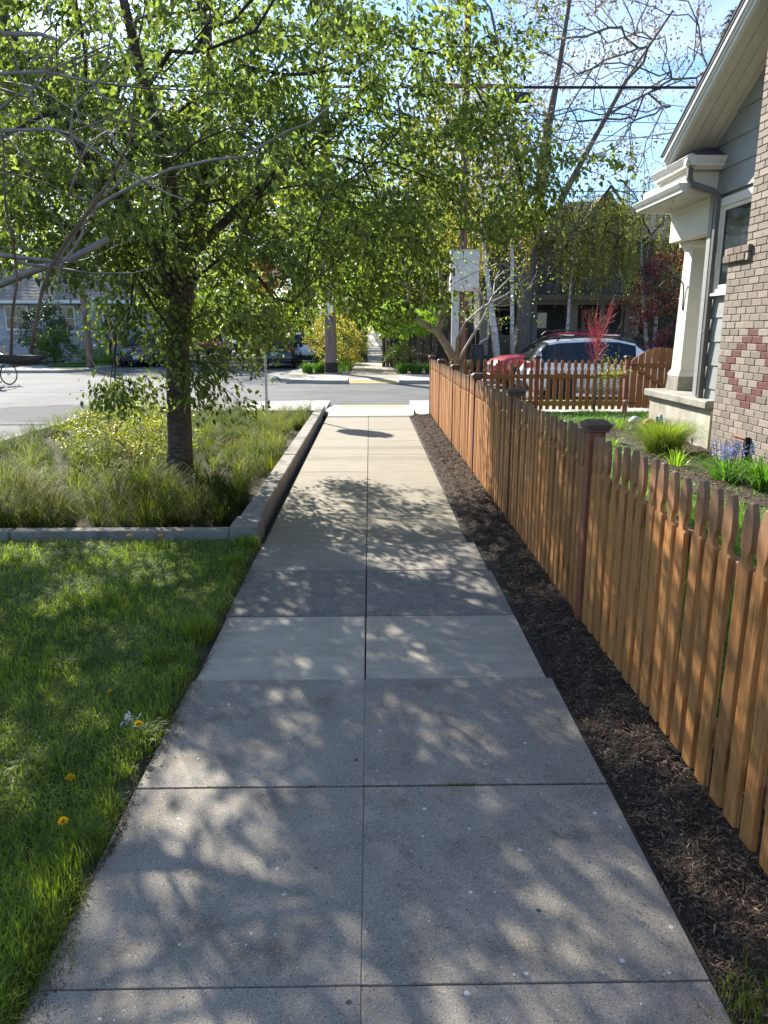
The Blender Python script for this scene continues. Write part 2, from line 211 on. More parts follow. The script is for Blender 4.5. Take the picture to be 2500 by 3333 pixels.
# ------------------------------------------------------------ mesh helpers
def link(o, parent=None):
    COL.objects.link(o)
    if parent: o.parent = parent
    return o
def tag(o, label=None, cat=None, group=None, kind=None):
    if label: o['label'] = label
    if cat: o['category'] = cat
    if group: o['group'] = group
    if kind: o['kind'] = kind
    return o
def empty(name, loc=(0,0,0), rz=0, label=None, cat=None, group=None, rot=None):
    o = bpy.data.objects.new(name, None); o.location = loc; o.rotation_euler = rot or (0, 0, rz); o.empty_display_size = .1
    link(o); return tag(o, label, cat, group)
class MB:
    def __init__(s): s.v = []; s.f = []
    def add(s, v, f):
        b = len(s.v); s.v += [tuple(p) for p in v]; s.f += [tuple(i+b for i in q) for q in f]; return s
    def box(s, a, b, rot=None, piv=None):
        (x0,y0,z0), (x1,y1,z1) = a, b
        v = [(x0,y0,z0),(x1,y0,z0),(x1,y1,z0),(x0,y1,z0),(x0,y0,z1),(x1,y0,z1),(x1,y1,z1),(x0,y1,z1)]
        if rot is not None:
            p = Vector(piv or ((x0+x1)/2,(y0+y1)/2,(z0+z1)/2)); v = [tuple(rot @ (Vector(q)-p) + p) for q in v]
        return s.add(v, [(3,2,1,0),(4,5,6,7),(0,1,5,4),(1,2,6,5),(2,3,7,6),(3,0,4,7)])
    def bbox(s, a, b, w=.006):   # box with all edges chamfered
        x0,y0,z0 = a; x1,y1,z1 = b; X=(x0,x1); Y=(y0,y1); Z=(z0,z1); v = []; idx = {}
        for i in (0,1):
            for j in (0,1):
                for k in (0,1):
                    sx, sy, sz = (w if i==0 else -w), (w if j==0 else -w), (w if k==0 else -w)
                    for ax in range(3):
                        p = [X[i]+sx, Y[j]+sy, Z[k]+sz]; p[ax] = (X[i],Y[j],Z[k])[ax]
                        idx[(i,j,k,ax)] = len(v); v.append(p)
        f = []
        for ax, (u, w2) in ((0,(1,2)),(1,(0,2)),(2,(0,1))):
            for e in (0,1):
                q = []
                for (a1,b1) in ((0,0),(1,0),(1,1),(0,1)):
                    key = [0,0,0]; key[ax]=e; key[u]=a1; key[w2]=b1; q.append(idx[(*key,ax)])
                f.append(tuple(q))
        for ax, (u, w2) in ((0,(1,2)),(1,(0,2)),(2,(0,1))):  # edge strips along ax
            for a1 in (0,1):
                for b1 in (0,1):
                    k0=[0,0,0]; k1=[0,0,0]; k0[u]=k1[u]=a1; k0[w2]=k1[w2]=b1; k1[ax]=1
                    f.append((idx[(*k0,u)], idx[(*k1,u)], idx[(*k1,w2)], idx[(*k0,w2)]))
        for i in (0,1):
            for j in (0,1):
                for k in (0,1): f.append((idx[(i,j,k,0)], idx[(i,j,k,1)], idx[(i,j,k,2)]))
        return s.add(v, f)
    def cyl(s, p0, p1, r0, r1=None, n=12, cap=True):
        return s.tube([p0, p1], [r0, r0 if r1 is None else r1], n, cap)
    def tube(s, pts, rad, n=8, cap=True):
        pts = [Vector(p) for p in pts]
        if not isinstance(rad, (list, tuple)): rad = [rad]*len(pts)
        v = []; f = []; up = None
        for i, p in enumerate(pts):
            d = (pts[min(i+1,len(pts)-1)] - pts[max(i-1,0)]).normalized()
            if up is None: up = d.orthogonal().normalized()
            up = (up - d*up.dot(d)); up = up.normalized() if up.length > 1e-6 else d.orthogonal().normalized()
            sd = d.cross(up)
            for k in range(n):
                a = 2*math.pi*k/n; v.append(p + (up*math.cos(a) + sd*math.sin(a))*rad[i])
        for i in range(len(pts)-1):
            for k in range(n):
                a = i*n+k; b = i*n+(k+1)%n; f.append((a, b, b+n, a+n))
        if cap: f += [tuple(range(n-1,-1,-1)), tuple((len(pts)-1)*n+k for k in range(n))]
        return s.add(v, f)
    def lathe(s, prof, c=(0,0,0), axis='Z', n=20):
        v = []; f = []
        for (r, h) in prof:
            for k in range(n):
                a = 2*math.pi*k/n; x, y = r*math.cos(a), r*math.sin(a)
                p = {'Z':(x,y,h),'Y':(x,h,y),'X':(h,x,y)}[axis]; v.append((p[0]+c[0],p[1]+c[1],p[2]+c[2]))
        for i in range(len(prof)-1):
            for k in range(n): a=i*n+k; b=i*n+(k+1)%n; f.append((a,b,b+n,a+n))
        f += [tuple(range(n-1,-1,-1)), tuple((len(prof)-1)*n+k for k in range(n))]
        return s.add(v, f)
    def prism(s, poly, h0, h1, axis='Z'):   # poly of 2D points extruded along axis
        n = len(poly); P = {'Z':lambda a,b,h:(a,b,h),'Y':lambda a,b,h:(a,h,b),'X':lambda a,b,h:(h,a,b)}[axis]
        v = [P(a,b,h0) for a,b in poly] + [P(a,b,h1) for a,b in poly]
        return s.add(v, [tuple(range(n-1,-1,-1)), tuple(range(n,2*n))] + [(i,(i+1)%n,n+(i+1)%n,n+i) for i in range(n)])
    def mesh(s, name, m, smooth=False, flip=True):
        me = bpy.data.meshes.new(name); me.from_pydata(s.v, [], s.f); me.materials.append(m)
        import bmesh
        bm = bmesh.new(); bm.from_mesh(me); bmesh.ops.recalc_face_normals(bm, faces=bm.faces); bm.to_mesh(me); bm.free()
        if smooth: me.shade_smooth() if hasattr(me,'shade_smooth') else None
        if smooth == 'angle':
            me.set_sharp_from_angle(angle=R(35))
        return me
    def build(s, name, m, parent=None, smooth=False, loc=None, rz=0):
        o = bpy.data.objects.new(name, s.mesh(name, m, smooth)); 
        if loc: o.location = loc
        if rz: o.rotation_euler = (0,0,rz)
        return link(o, parent)
def inst(name, me, parent=None, loc=(0,0,0), rot=(0,0,0), sc=(1,1,1)):
    o = bpy.data.objects.new(name, me); o.location = loc; o.rotation_euler = rot; o.scale = sc; return link(o, parent)
def npmesh(name, V, faces, m, parent=None, smooth=False):
    me = bpy.data.meshes.new(name); V = np.asarray(V, dtype=np.float32).reshape(-1,3)
    me.vertices.add(len(V)); me.vertices.foreach_set('co', V.ravel())
    ls = np.concatenate([np.asarray(f, dtype=np.int32).ravel() for f in faces]); me.loops.add(len(ls)); me.loops.foreach_set('vertex_index', ls)
    tot = np.concatenate([np.full(len(f), np.asarray(f).shape[1], dtype=np.int32) for f in faces]); st = np.concatenate([[0], np.cumsum(tot)[:-1]]).astype(np.int32)
    me.polygons.add(len(tot)); me.polygons.foreach_set('loop_start', st); me.polygons.foreach_set('loop_total', tot)
    if smooth: me.polygons.foreach_set('use_smooth', np.ones(len(tot), dtype=bool))
    me.update(calc_edges=True); me.materials.append(m)
    return link(bpy.data.objects.new(name, me), parent)
def unit(a): return a/np.maximum(np.linalg.norm(a, axis=1, keepdims=True), 1e-9)
T8 = np.array([(0,0,0),(.32,.5,.10),(.34,0,0),(.32,-.5,.10),(.72,.34,.02),(.72,0,-.05),(.72,-.34,.02),(1,0,-.16)])
F8q = np.array([(1,4,5,2),(2,5,6,3)]); F8t = np.array([(0,1,2),(0,2,3),(4,7,5),(5,7,6)])
T4 = np.array([(0,0,0),(.5,.5,.08),(1,0,-.05),(.5,-.5,.08)]); F4 = np.array([(0,3,1),(1,3,2)])
def leaves(name, P, D, Lh, Wd, m, parent=None, full=False, flat=.5):
    """one mesh of leaf blades: P bases, D directions, Lh lengths, Wd widths"""
    n = len(P); D = unit(D); a = rng.normal(size=(n,3)); a[:,2] += flat*3; s = unit(np.cross(D, a)); w = np.cross(s, D)
    T = T8 if full else T4
    V = P[:,None,:] + D[:,None,:]*(T[:,0][None,:,None]*Lh[:,None,None]) + s[:,None,:]*(T[:,1][None,:,None]*Wd[:,None,None]) + w[:,None,:]*(T[:,2][None,:,None]*Lh[:,None,None])
    off = (np.arange(n)*len(T))[:,None,None]
    if full: fs = [(F8q[None]+off).reshape(-1,4), (F8t[None]+off).reshape(-1,3)]
    else: fs = [(F4[None]+off).reshape(-1,3)]
    return npmesh(name, V, fs, m, parent)
def blades(name, P, H, Wd, lean, m, parent=None, seg=3, ang=None, curl=1.0):
    """grass blades: rooted at P, height H, base width Wd, lean = horizontal reach of the tip"""
    n = len(P); a = rng.uniform(0, 2*np.pi, n) if ang is None else ang
    d = np.stack([np.cos(a), np.sin(a), np.zeros(n)], 1); fa = a + np.pi/2 + rng.normal(0,.5,n); s = np.stack([np.cos(fa), np.sin(fa), np.zeros(n)], 1)
    V = []; 
    for i in range(seg):
        t = i/seg; c = P + d*(lean*t**1.8)[:,None]; c = c + np.stack([0*H,0*H,H*(t*(1+.35*curl) - .35*curl*t*t*t)],1); w = Wd*(1-t*.75)
        V += [c - s*w[:,None]/2, c + s*w[:,None]/2]
    c = P + d*lean[:,None]; c = c + np.stack([0*H,0*H,H*(1-(.25*curl)*np.minimum(lean/np.maximum(H,1e-6),2))],1); V.append(c)
    V = np.stack(V, 1); k = 2*seg+1; off = (np.arange(n)*k)[:,None,None]
    q = np.array([(2*i,2*i+1,2*i+3,2*i+2) for i in range(seg-1)]).reshape(-1,4); t = np.array([(2*seg-2,2*seg-1,2*seg)])
    fs = ([(q[None]+off).reshape(-1,4)] if seg > 1 else []) + [(t[None]+off).reshape(-1,3)]
    return npmesh(name, V, fs, m, parent)
def colonize(nodes, par, targets, step=.3, sag=.0, jit=.06, turn=.7):
    """grow a branch skeleton from nodes towards every target"""
    cap = len(nodes) + int(len(targets)*14); Np = np.zeros((cap,3)); Np[:len(nodes)] = nodes; Pa = np.full(cap, -1); Pa[:len(par)] = par; n = len(nodes)
    Dn = np.zeros((cap,3)); 
    for i in range(n): Dn[i] = Np[i]-Np[Pa[i]] if Pa[i] >= 0 else (0,0,1)
    Dn[:n] = unit(Dn[:n])
    c0 = Np[n-1]; order = np.argsort(np.linalg.norm(targets - c0, axis=1) + rng.uniform(0,.6,len(targets)))
    tips = []
    for ti in order:
        T = targets[ti]; v = T - Np[:n]; d = np.linalg.norm(v, axis=1)+1e-6; cs = (v*Dn[:n]).sum(1)/d
        i = int(np.argmin(d*(1+turn*(1-cs)))); dist = d[i]; k = max(1, int(dist/step))
        if n + k >= cap: break
        dr = Dn[i]; p = Np[i].copy()
        for q in range(k):
            rem = T - p; lr = np.linalg.norm(rem)+1e-6; dr = dr*.45 + rem/lr*.75 + rng.normal(0,jit,3); dr /= np.linalg.norm(dr)
            p = p + dr*(lr/(k-q)); p[2] -= sag*step
            Np[n] = p; Pa[n] = i; Dn[n] = dr; i = n; n += 1
        tips.append(n-1)
    return Np[:n], Pa[:n], Dn[:n], np.array(tips)
def radii(Pa, tips, rt, ex=.45):
    w = np.zeros(len(Pa)); w[tips] = 1
    for i in range(len(Pa)-1, 0, -1):
        if Pa[i] >= 0: w[Pa[i]] += w[i]
    return rt*np.maximum(w,1)**ex, w
def skeleton_tubes(Np, Pa, r, lo=0, hi=9, sides=None):
    kids = [[] for _ in Pa]
    for i, p in enumerate(Pa):
        if p >= 0: kids[p].append(i)
    mb = MB(); starts = [(None, 0)]
    st = [0]; seen = set()
    stack = [(-1, 0)]
    while stack:
        pre, i = stack.pop(); chain = [i] if pre < 0 else [pre, i]
        rr = [r[i]] if pre < 0 else [min(r[pre], r[i]*1.25), r[i]]
        while kids[chain[-1]]:
            ks = sorted(kids[chain[-1]], key=lambda q: -r[q])
            for q in ks[1:]: stack.append((chain[-1], q))
            chain.append(ks[0]); rr.append(r[ks[0]])
        # split chain by radius range
        seg = [(c, x) for c, x in zip(chain, rr)]
        cur = []
        for j,(c,x) in enumerate(seg):
            if lo <= x < hi: cur.append((c,x))
            elif cur:
                if lo > 0: pass
                cur.append((c,x)); break_ = True
                if len(cur) > 1: _tube(mb, Np, cur)
                cur = []
        if len(cur) > 1: _tube(mb, Np, cur)
    return mb
def _tube(mb, Np, cur):
    m = max(x for _, x in cur); n = 14 if m > .1 else 8 if m > .04 else 5 if m > .012 else 3
    mb.tube([Np[c] for c,_ in cur], [x for _,x in cur], n, cap=m > .02)
def ell(n, c, rad, hollow=.35, zmin=None, shape=None):
    out = []
    while len(out) < n:
        p = rng.uniform(-1,1,3); q = np.linalg.norm(p)
        if q > 1 or q < hollow*rng.uniform(0,1): continue
        P = np.array(c)+p*np.array(rad)
        if zmin is not None and P[2] < zmin: continue
        if shape is not None and not shape(P): continue
        out.append(P)
    return np.array(out)
def make_tree(name, label, cat, base, trunk, targets, barkm, twigm, leafm, nleaf, ll, lw, rt=.004, step=.35, sag=.05, droop=.4, spread=.22, ex=.45, full=False, group=None, jit=.07, trunk_r=None, weight=None, crown='crown', leafclip=None, flat=.5, turn=.7):
    """trunk: list of points relative to base; targets absolute"""
    root = empty(name, base, 0, label, cat, group); B = np.array(base)
    nodes = np.array(trunk, float)+B; par = [-1]+list(range(len(nodes)-1))
    Np, Pa, Dn, tips = colonize(nodes, par, targets, step, sag, jit, turn)
    r, w = radii(Pa, tips, rt, ex)
    if trunk_r is not None: r[:len(trunk_r)] = trunk_r
    rel = Np - B
    thick = r > max(.035, r[0]*.22)
    mt = MB(); mb = MB(); kids = [[] for _ in Pa]
    for i, p in enumerate(Pa):
        if p >= 0: kids[p].append(i)
    stack = [(-1, 0)]
    while stack:
        pre, i = stack.pop(); chain = [i] if pre < 0 else [pre, i]; rr = [r[i]] if pre < 0 else [min(r[pre], r[i]*1.2), r[i]]
        while kids[chain[-1]]:
            ks = sorted(kids[chain[-1]], key=lambda q: -r[q])
            for q in ks[1:]: stack.append((chain[-1], q))
            chain.append(ks[0]); rr.append(r[ks[0]])
        k = 0
        while k < len(chain) and thick[chain[k]]: k += 1
        if k > 1: _tube(mt, rel, list(zip(chain[:k+1], rr[:k+1])))
        if k < len(chain)-1 or (k <= 1): 
            c = chain[max(k-1,0):]; x = rr[max(k-1,0):]
            if len(c) > 1: _tube(mb, rel, list(zip(c, x)))
    mt.build('trunk', barkm, root, smooth=True)
    if mb.v: mb.build('branches', twigm, root, smooth=True)
    if nleaf:
        cand = np.where(w <= 4)[0]; cand = cand[cand >= len(nodes)]
        pick = rng.choice(cand, nleaf); pos = rel[pick] + rng.normal(0, spread, (nleaf,3))*np.array([1,1,.8])
        if leafclip is not None: keep = leafclip(pos+B); pos = pos[keep]; pick = pick[keep]
        D = Dn[pick]*.6 + rng.normal(0,.6,(len(pos),3)); D[:,2] -= droop
        Ls = rng.uniform(.45,1.3,len(pos))*ll
        leaves(crown, pos, D, Ls, Ls*lw/ll, leafm, root, full, flat)
    return root, Np, Pa, Dn, r, w
def text(s, size, m, parent, loc, rot, name='lettering', depth=.003, align='CENTER'):
    cu = bpy.data.curves.new(name, 'FONT'); cu.body = s; cu.size = size; cu.extrude = depth; cu.align_x = align; cu.align_y = 'CENTER'
    tmp = bpy.data.objects.new(name, cu); COL.objects.link(tmp); dg = bpy.context.evaluated_depsgraph_get()
    me = bpy.data.meshes.new_from_object(tmp.evaluated_get(dg)); bpy.data.objects.remove(tmp); me.materials.clear(); me.materials.append(m)
    return inst(name, me, parent, loc, rot)
def copy_tree(o, parent=None):
    c = o.copy(); COL.objects.link(c); c.parent = parent
    for ch in o.children: copy_tree(ch, c)
    return c

# ============================================================ GROUND, ROAD, WALKS
def struct(name, mb, m, parent=None, smooth=False):
    o = mb.build(name, m, parent, smooth)
    if not parent: o['kind'] = 'structure'
    return o
struct('ground', MB().add([(-400,-100,-.34),(400,-100,-.34),(400,900,-.34),(-400,900,-.34)], [(0,1,2,3)]), M['ground'])
rd = MB(); 
for (a,b) in (((-70,-60),(-5.9,34.5)), ((-5.9,19.0),(90,27.2)), ((-5.9,27.2),(-3.0,34.5)), ((-13.4,34.5),(-3.0,300))):
    rd.add([(a[0],a[1],-.13),(b[0],a[1],-.13),(b[0],b[1],-.13),(a[0],b[1],-.13)], [(0,1,2,3)])
struct('road', rd, M['asphalt'])
def ring(cx, cy, r0, r1, z, a0, a1, sx=1, n=40):
    mb = MB(); v = []; f = []
    for i in range(n+1):
        a = a0+(a1-a0)*i/n; j = 1+.04*math.sin(i*1.7)
        v += [(cx+r0*j*sx*math.cos(a), cy+r0*j*math.sin(a), z), (cx+r1*sx*math.cos(a), cy+r1*math.sin(a), z)]
    return mb.add(v, [(2*i,2*i+1,2*i+3,2*i+2) for i in range(n)])
pt = struct('road_patch', ring(-7.2, 17.6, .01, 1.7, -.126, 0, 6.283, 1.15), mat('asphalt_new', [(.3,(.07,.07,.07)),(.7,(.105,.105,.103))], scale=3, detail=9, rough=.95, bump=.5, bscale=100, spec=.2))
struct('road_patch_rim', ring(-7.2, 17.6, 1.72, 1.9, -.125, 0, 6.283, 1.15), M['asphalt_patch'])
def flat(poly, z0, z1): return MB().prism(poly, z0, z1)
# corner landing on this side, ramp cut out
struct('near_corner_pavement', flat([(-5.9,16.62),(-5.9,16.0),(-5.35,16.3),(-4.6,17.2),(-3.6,18.35),(-2.6,18.95),(-1.6,19.14),(-1.0,19.14),(-1.0,16.62)], -.33, -.004), M['conc_white'])
struct('near_side_pavement', flat([(1.0,15.66),(60,15.66),(60,17.5),(1.0,17.5)], -.33, -.004), M['conc_white'])
struct('near_kerb_right', flat([(1.0,17.51),(2.1,17.51),(2.1,18.95),(60,18.95),(60,19.14),(1.0,19.14)], -.33, -.006), M['conc_white'])
struct('verge_soil', flat([(2.11,17.51),(60,17.51),(60,18.94),(2.11,18.94)], -.33, -.02), M['lawn_soil'])
def slab_row(parent, y0, y1, xs, m, z=0, name='slab', w=.007, zt=.0):
    for (a, b) in xs: MB().bbox((a, y0+.004, -.1), (b, y1-.004, z+random.uniform(-.0015,.0015)), w).build(name, m, parent)
rows = [.2,.95,1.66,2.57,3.48,4.35,5.25,5.98,7.01,7.9,9.2,10.57,11.95,13.35,14.5,15.62]
base = MB().box((-.9,.1,-.3),(.93,15.7,-.016)); walk = struct('sidewalk', base, M['joint'])
for i in range(len(rows)-1):
    y0, y1 = rows[i], rows[i+1]
    if y0 < 3.4: m, lx, rx, g = M['conc_old'], -.90, .91, .0004
    elif y0 < 4.3: m, lx, rx, g = M['conc_mid'], -.88, .885, .004
    elif y0 < 5.2: m, lx, rx, g = M['conc_agg'], -.89, .885, .0035
    elif y0 < 5.9: m, lx, rx, g = M['conc_old'], -.89, .86, .002
    else: m, lx, rx, g = M['conc_new'], -.875, .80, .003
    gy = .008 if abs(y1-4.35)<.01 or abs(y1-5.25)<.01 or abs(y1-2.57)<.01 else .0015
    if i == 3: lx += .0
    for (a, b) in ((lx, -.03-g), (-.03+g, rx)):
        MB().bbox((a, y0+.002, -.1), (b, y1-gy, random.uniform(-.001,.002)), .0025 if y0 < 3.4 else .005 if y0 < 5.9 else .004).build('slab', m, walk)
# ramp: a landing and a slope down to the road, tactile strip with raised domes
ramp = struct('kerb_ramp', MB().add([(-.86,15.64,-.004),(.9,15.64,-.004),(.99,16.9,-.006),(-.99,16.9,-.006),(-.86,15.64,-.3),(.9,15.64,-.3),(.99,16.9,-.3),(-.99,16.9,-.3)], [(0,1,2,3),(7,6,5,4),(0,4,5,1),(1,5,6,2),(2,6,7,3),(3,7,4,0)]), M['conc_white'])
MB().add([(-.99,16.905,-.006),(.99,16.905,-.006),(.99,19.1,-.115),(-.99,19.1,-.115),(-.99,16.905,-.33),(.99,16.905,-.33),(.99,19.1,-.33),(-.99,19.1,-.33)], [(0,1,2,3),(7,6,5,4),(0,4,5,1),(1,5,6,2),(2,6,7,3),(3,7,4,0)]).build('slab', M['conc_white'], ramp)
MB().add([(-1.01,15.64,-.3),(-.87,15.64,-.3),(-1.0,16.9,-.3),(-1.01,16.9,-.3),(-1.01,15.64,-.012),(-.87,15.64,-.012),(-1.0,16.9,-.012),(-1.01,16.9,-.012)], [(4,5,6,7)]).build('joint', M['joint'], ramp)
def tactile(parent, x0, x1, y0, y1, zf, m):
    mb = MB(); s = .062; 
    mb.add([(x0,y0,zf(y0)+.006),(x1,y0,zf(y0)+.006),(x1,y1,zf(y1)+.006),(x0,y1,zf(y1)+.006),(x0,y0,zf(y0)-.02),(x1,y0,zf(y0)-.02),(x1,y1,zf(y1)-.02),(x0,y1,zf(y1)-.02)], [(0,1,2,3),(0,4,5,1),(1,5,6,2),(2,6,7,3),(3,7,4,0)])
    y = y0+s/2
    while y < y1:
        x = x0+s/2; z = zf(y)+.006
        while x < x1:
            mb.add([(x-.014,y-.014,z),(x+.014,y-.014,z),(x+.014,y+.014,z),(x-.014,y+.014,z),(x,y,z+.011)], [(0,1,4),(1,2,4),(2,3,4),(3,0,4)]); x += s
        y += s
    return mb.build('tactile_strip', m, parent)
tactile(ramp, -.72, .84, 18.15, 18.75, lambda y: -.006-(y-16.905)*.0497, M['tactile'])
# far corner
struct('far_corner_pavement', flat([(-3.0,40),(-3.3,34.5),(-4.0,32.6),(-4.2,31.0),(-3.7,29.0),(-2.8,27.6),(-1.6,27.12),(-.8,27.05),(-.8,30.9),(-2.5,30.9),(-2.75,33),(-2.8,40)], -.33, -.003), M['conc_white'])
framp = struct('far_kerb_ramp', MB().add([(-.79,27.05,-.11),(1.04,27.05,-.11),(1.04,28.5,-.008),(-.79,28.5,-.008),(-.79,27.05,-.33),(1.04,27.05,-.33),(1.04,28.5,-.33),(-.79,28.5,-.33)], [(0,1,2,3),(7,6,5,4),(0,4,5,1),(1,5,6,2),(2,6,7,3),(3,7,4,0)]), M['conc_white'])
tactile(framp, -.72, .98, 27.15, 27.95, lambda y: -.11+(y-27.05)*.0703, M['tactile'])
struct('far_side_pavement', flat([(1.05,27.05),(60,27.05),(60,30.9),(1.05,30.9)], -.33, -.003), M['conc_white'])
fp = struct('far_corner_pad', MB().box((-3.35,30.2,-.0),(-2.45,31.0,.001)), M['conc_white']); 
tactile(fp, -3.3, -2.5, 29.6, 30.4, lambda y: 0, M['tactile'])
fw = struct('far_walk', MB().box((-.82,28.5,-.33),(1.1,300,-.02)), M['joint'])
y = 28.51; k = 0
while y < 290:
    d = 1.2 if y < 50 else 2.4 if y < 90 else 9
    MB().box((-.8,y,-.1),(1.08,y+d-.02,0)).build('slab', M['conc_new' if k < 6 else 'conc_mid'], fw); y += d; k += 1
struct('planting_ground_left', flat([(-2.79,30.92),(-.83,30.92),(-.83,300),(-2.79,300)], -.33, -.01), M['soil'])
struct('planting_ground_right', flat([(1.11,30.92),(120,30.92),(120,300),(1.11,300)], -.33, -.01), M['soil'])
# left far corner
struct('left_corner_pavement', flat([(-70,34.5),(-13.9,34.5),(-13.2,35.2),(-13.0,36.4),(-13.2,38),(-13.2,300),(-13.4,300),(-13.4,37.2),(-15.6,37.2),(-15.6,36.4),(-70,36.4)], -.33, -.002), M['conc_white'])
struct('left_walk', flat([(-17.4,36.41),(-15.62,36.41),(-15.62,300),(-17.4,300)], -.33, -.004), M['conc_mid'])
struct('left_verge', flat([(-15.61,37.21),(-13.41,37.21),(-13.41,300),(-15.61,300)], -.33, .02), M['lawn_soil'])
struct('left_yard_ground', flat([(-70,36.41),(-17.41,36.41),(-17.41,300),(-70,300)], -.33, .05), M['soil'])
lp = struct('left_corner_pad', MB().box((-14.3,35.6,-.1),(-13.3,36.3,.0)), M['conc_white']); tactile(lp, -14.2, -13.35, 35.0, 36.2, lambda y: .0, M['tactile'])

# ============================================================ LAWN, PLANTER, MULCH, YARD (ground)
def hgrid(name, x0, x1, y0, y1, nx, ny, zf, m):
    X, Y = np.meshgrid(np.linspace(x0,x1,nx), np.linspace(y0,y1,ny)); Z = zf(X, Y)
    i = np.arange((nx-1)*(ny-1)); r = i//(nx-1)*nx + i%(nx-1)
    o = npmesh(name, np.stack([X,Y,Z],-1), [np.stack([r,r+1,r+nx+1,r+nx],1)], m, None, True); o['kind'] = 'structure'; return o
def wob(X, Y, s=1.0): return .5*np.sin(X*3.1*s+1.3+np.sin(Y*1.7*s))+.5*np.sin(Y*2.7*s+.6+1.3*np.sin(X*2.1*s))
zl = lambda X, Y: .012*wob(X,Y,1.6) + .012 - .05*np.clip((X+.93)/.05, 0, 1)
hgrid('lawn_ground', -6.0, -.885, -2, 6.02, 90, 120, zl, M['lawn_soil'])
zed = lambda Y: np.where(np.asarray(Y)<5.98,.925,.815)
zmu = lambda X, Y: -.03 + .05*np.clip((X-zed(Y))/.14,0,1) + (.014*wob(X,Y,7) + .012*wob(X,Y,17))*np.clip((X-zed(Y)+.02)/.1,0,1)*1.0 + 0*X + .03*np.clip((X-1.25)/.4,0,1)
hgrid('mulch_bed', .81, 1.75, -2, 15.64, 40, 500, zmu, M['mulch_base'])
zy = lambda X, Y: .06 + .04*np.clip((X-1.7)/.8,0,1) + .012*wob(X,Y,.9) - .08*np.clip((Y-15.3)/.34,0,1)
hgrid('yard_ground', 1.7, 14, -2, 15.64, 80, 100, zy, M['lawn_soil'])
def zbed(X, Y): return np.asarray(zy(X,Y)) + .012 + .02*wob(X,Y,5)
# bare earth bed along the house
n=60; hb = []
X, Y = np.meshgrid(np.linspace(0,1,16), np.linspace(6.0,13.2,90)); xl = 3.55+.35*np.sin(Y*1.3)+.25*np.sin(Y*3.1+1)-.35*((Y>10)&(Y<12.8)); XX = xl+(4.9-xl)*X
r = np.arange(15*89); r = r//15*16 + r%15
bedo = npmesh('house_bed', np.stack([XX,Y,zbed(XX,Y)+.0],-1), [np.stack([r,r+1,r+17,r+16],1)], M['soil'], None, True); bedo['kind']='structure'

# rain garden wall of concrete blocks
pk = empty('planter_kerb', (-1.0, 6.1, 0)); pk['kind'] = 'structure'
def part(mb, name, m, root, smooth=False, flipz=None):
    o = mb.build(name, m, root, smooth); p = root; off = Vector((0,0,0))
    o.location = -Vector(root.location); return o
ys = [6.16,6.42,8.0,9.85,11.5,13.2,14.25,15.25,16.55]
part(MB().bbox((-1.17,6.05,-.3),(-.93,6.40,.13),.012), 'kerb_block', M['conc_kerb'], pk)
for i in range(1, len(ys)-1):
    y0, y1 = ys[i]+.012, ys[i+1]-.012
    part(MB().bbox((-1.15,y0,-.3),(-.975,y1,.12+random.uniform(-.004,.004)),.012), 'kerb_block', M['conc_kerb'], pk)
    part(MB().box((-1.13,y1-.01,-.3),(-.99,y1+.034,.06)), 'block_key', M['conc_kerb'], pk)
xs = [-1.17,-3.0,-4.4,-5.9]
for a, b in zip(xs[1:], xs[:-1]): part(MB().bbox((a+.006,6.08,-.3),(b-.006,6.21,.085),.012), 'kerb_block', M['conc_kerb'], pk)
for a, b in ((-1.0,-3.4),(-3.4,-5.9)): part(MB().bbox((b+.006,16.45,-.5),(a-.006,16.6,.02),.01), 'kerb_block', M['conc_kerb'], pk)
for a, b in ((6.1,9.4),(9.4,12.8),(12.8,16.0)): part(MB().bbox((-5.95,a,-.5),(-5.78,b-.01,.02),.01), 'kerb_block', M['conc_kerb'], pk)
zp = lambda X, Y: -.12+.03*wob(X,Y,1.5)
hgrid('planter_soil', -5.8, -1.14, 6.2, 16.46, 40, 80, zp, M['soil'])

# ============================================================ GRASSES AND CHIPS
def chips(name, P, Ls, Wd, m):
    n = len(P); a = rng.uniform(0,2*np.pi,n); D = unit(np.stack([np.cos(a),np.sin(a),rng.normal(0,.35,n)],1)); s = unit(np.cross(D, np.array([0,0,1.])+rng.normal(0,.45,(n,3)))); w = np.cross(s,D)
    T = np.array([(0,.3,0),(0,-.3,0),(1,-.4,0),(1,.3,0),(.15,0,.35),(.85,0,.35)])
    V = P[:,None]+D[:,None]*(T[:,0][None,:,None]*Ls[:,None,None])+s[:,None]*(T[:,1][None,:,None]*Wd[:,None,None])+w[:,None]*(T[:,2][None,:,None]*Wd[:,None,None])
    off = (np.arange(n)*6)[:,None,None]; q = np.array([(0,3,2,1),(1,2,5,4),(0,4,5,3)]); t = np.array([(0,1,4),(2,3,5)])
    o = npmesh(name, V, [(q[None]+off).reshape(-1,4),(t[None]+off).reshape(-1,3)], m); o['kind']='stuff'; return o
def nearY(n, y0, y1, k=1.0):   # more samples near the camera
    u = rng.uniform(0,1,n); return y0*(y1/y0)**(u**k) 
n = 190000; Y = nearY(n, .9, 6.03, .8); X = -.82 - rng.uniform(0,1,n)**1.15*(.95*Y+.9); edge = -.89+.045*np.sin(Y*4.1+.7)+.035*np.sin(Y*11+1)+.025*np.sin(Y*29)
keep = (X < edge+rng.normal(0,.008,n)) & (X > -5.9) & ((wob(X,Y,3)+wob(X,Y,9)*.5) > -1.45+rng.normal(0,.2,n)); X = X[keep]; Y = Y[keep]; n = len(X)
P = np.stack([X,Y,np.asarray(zl(X,Y))-.005],1); lush = 1+.3*wob(X,Y,2.2)
ang = rng.uniform(0,2*np.pi,n)*.8+ wob(X,Y,1.1)*2.2
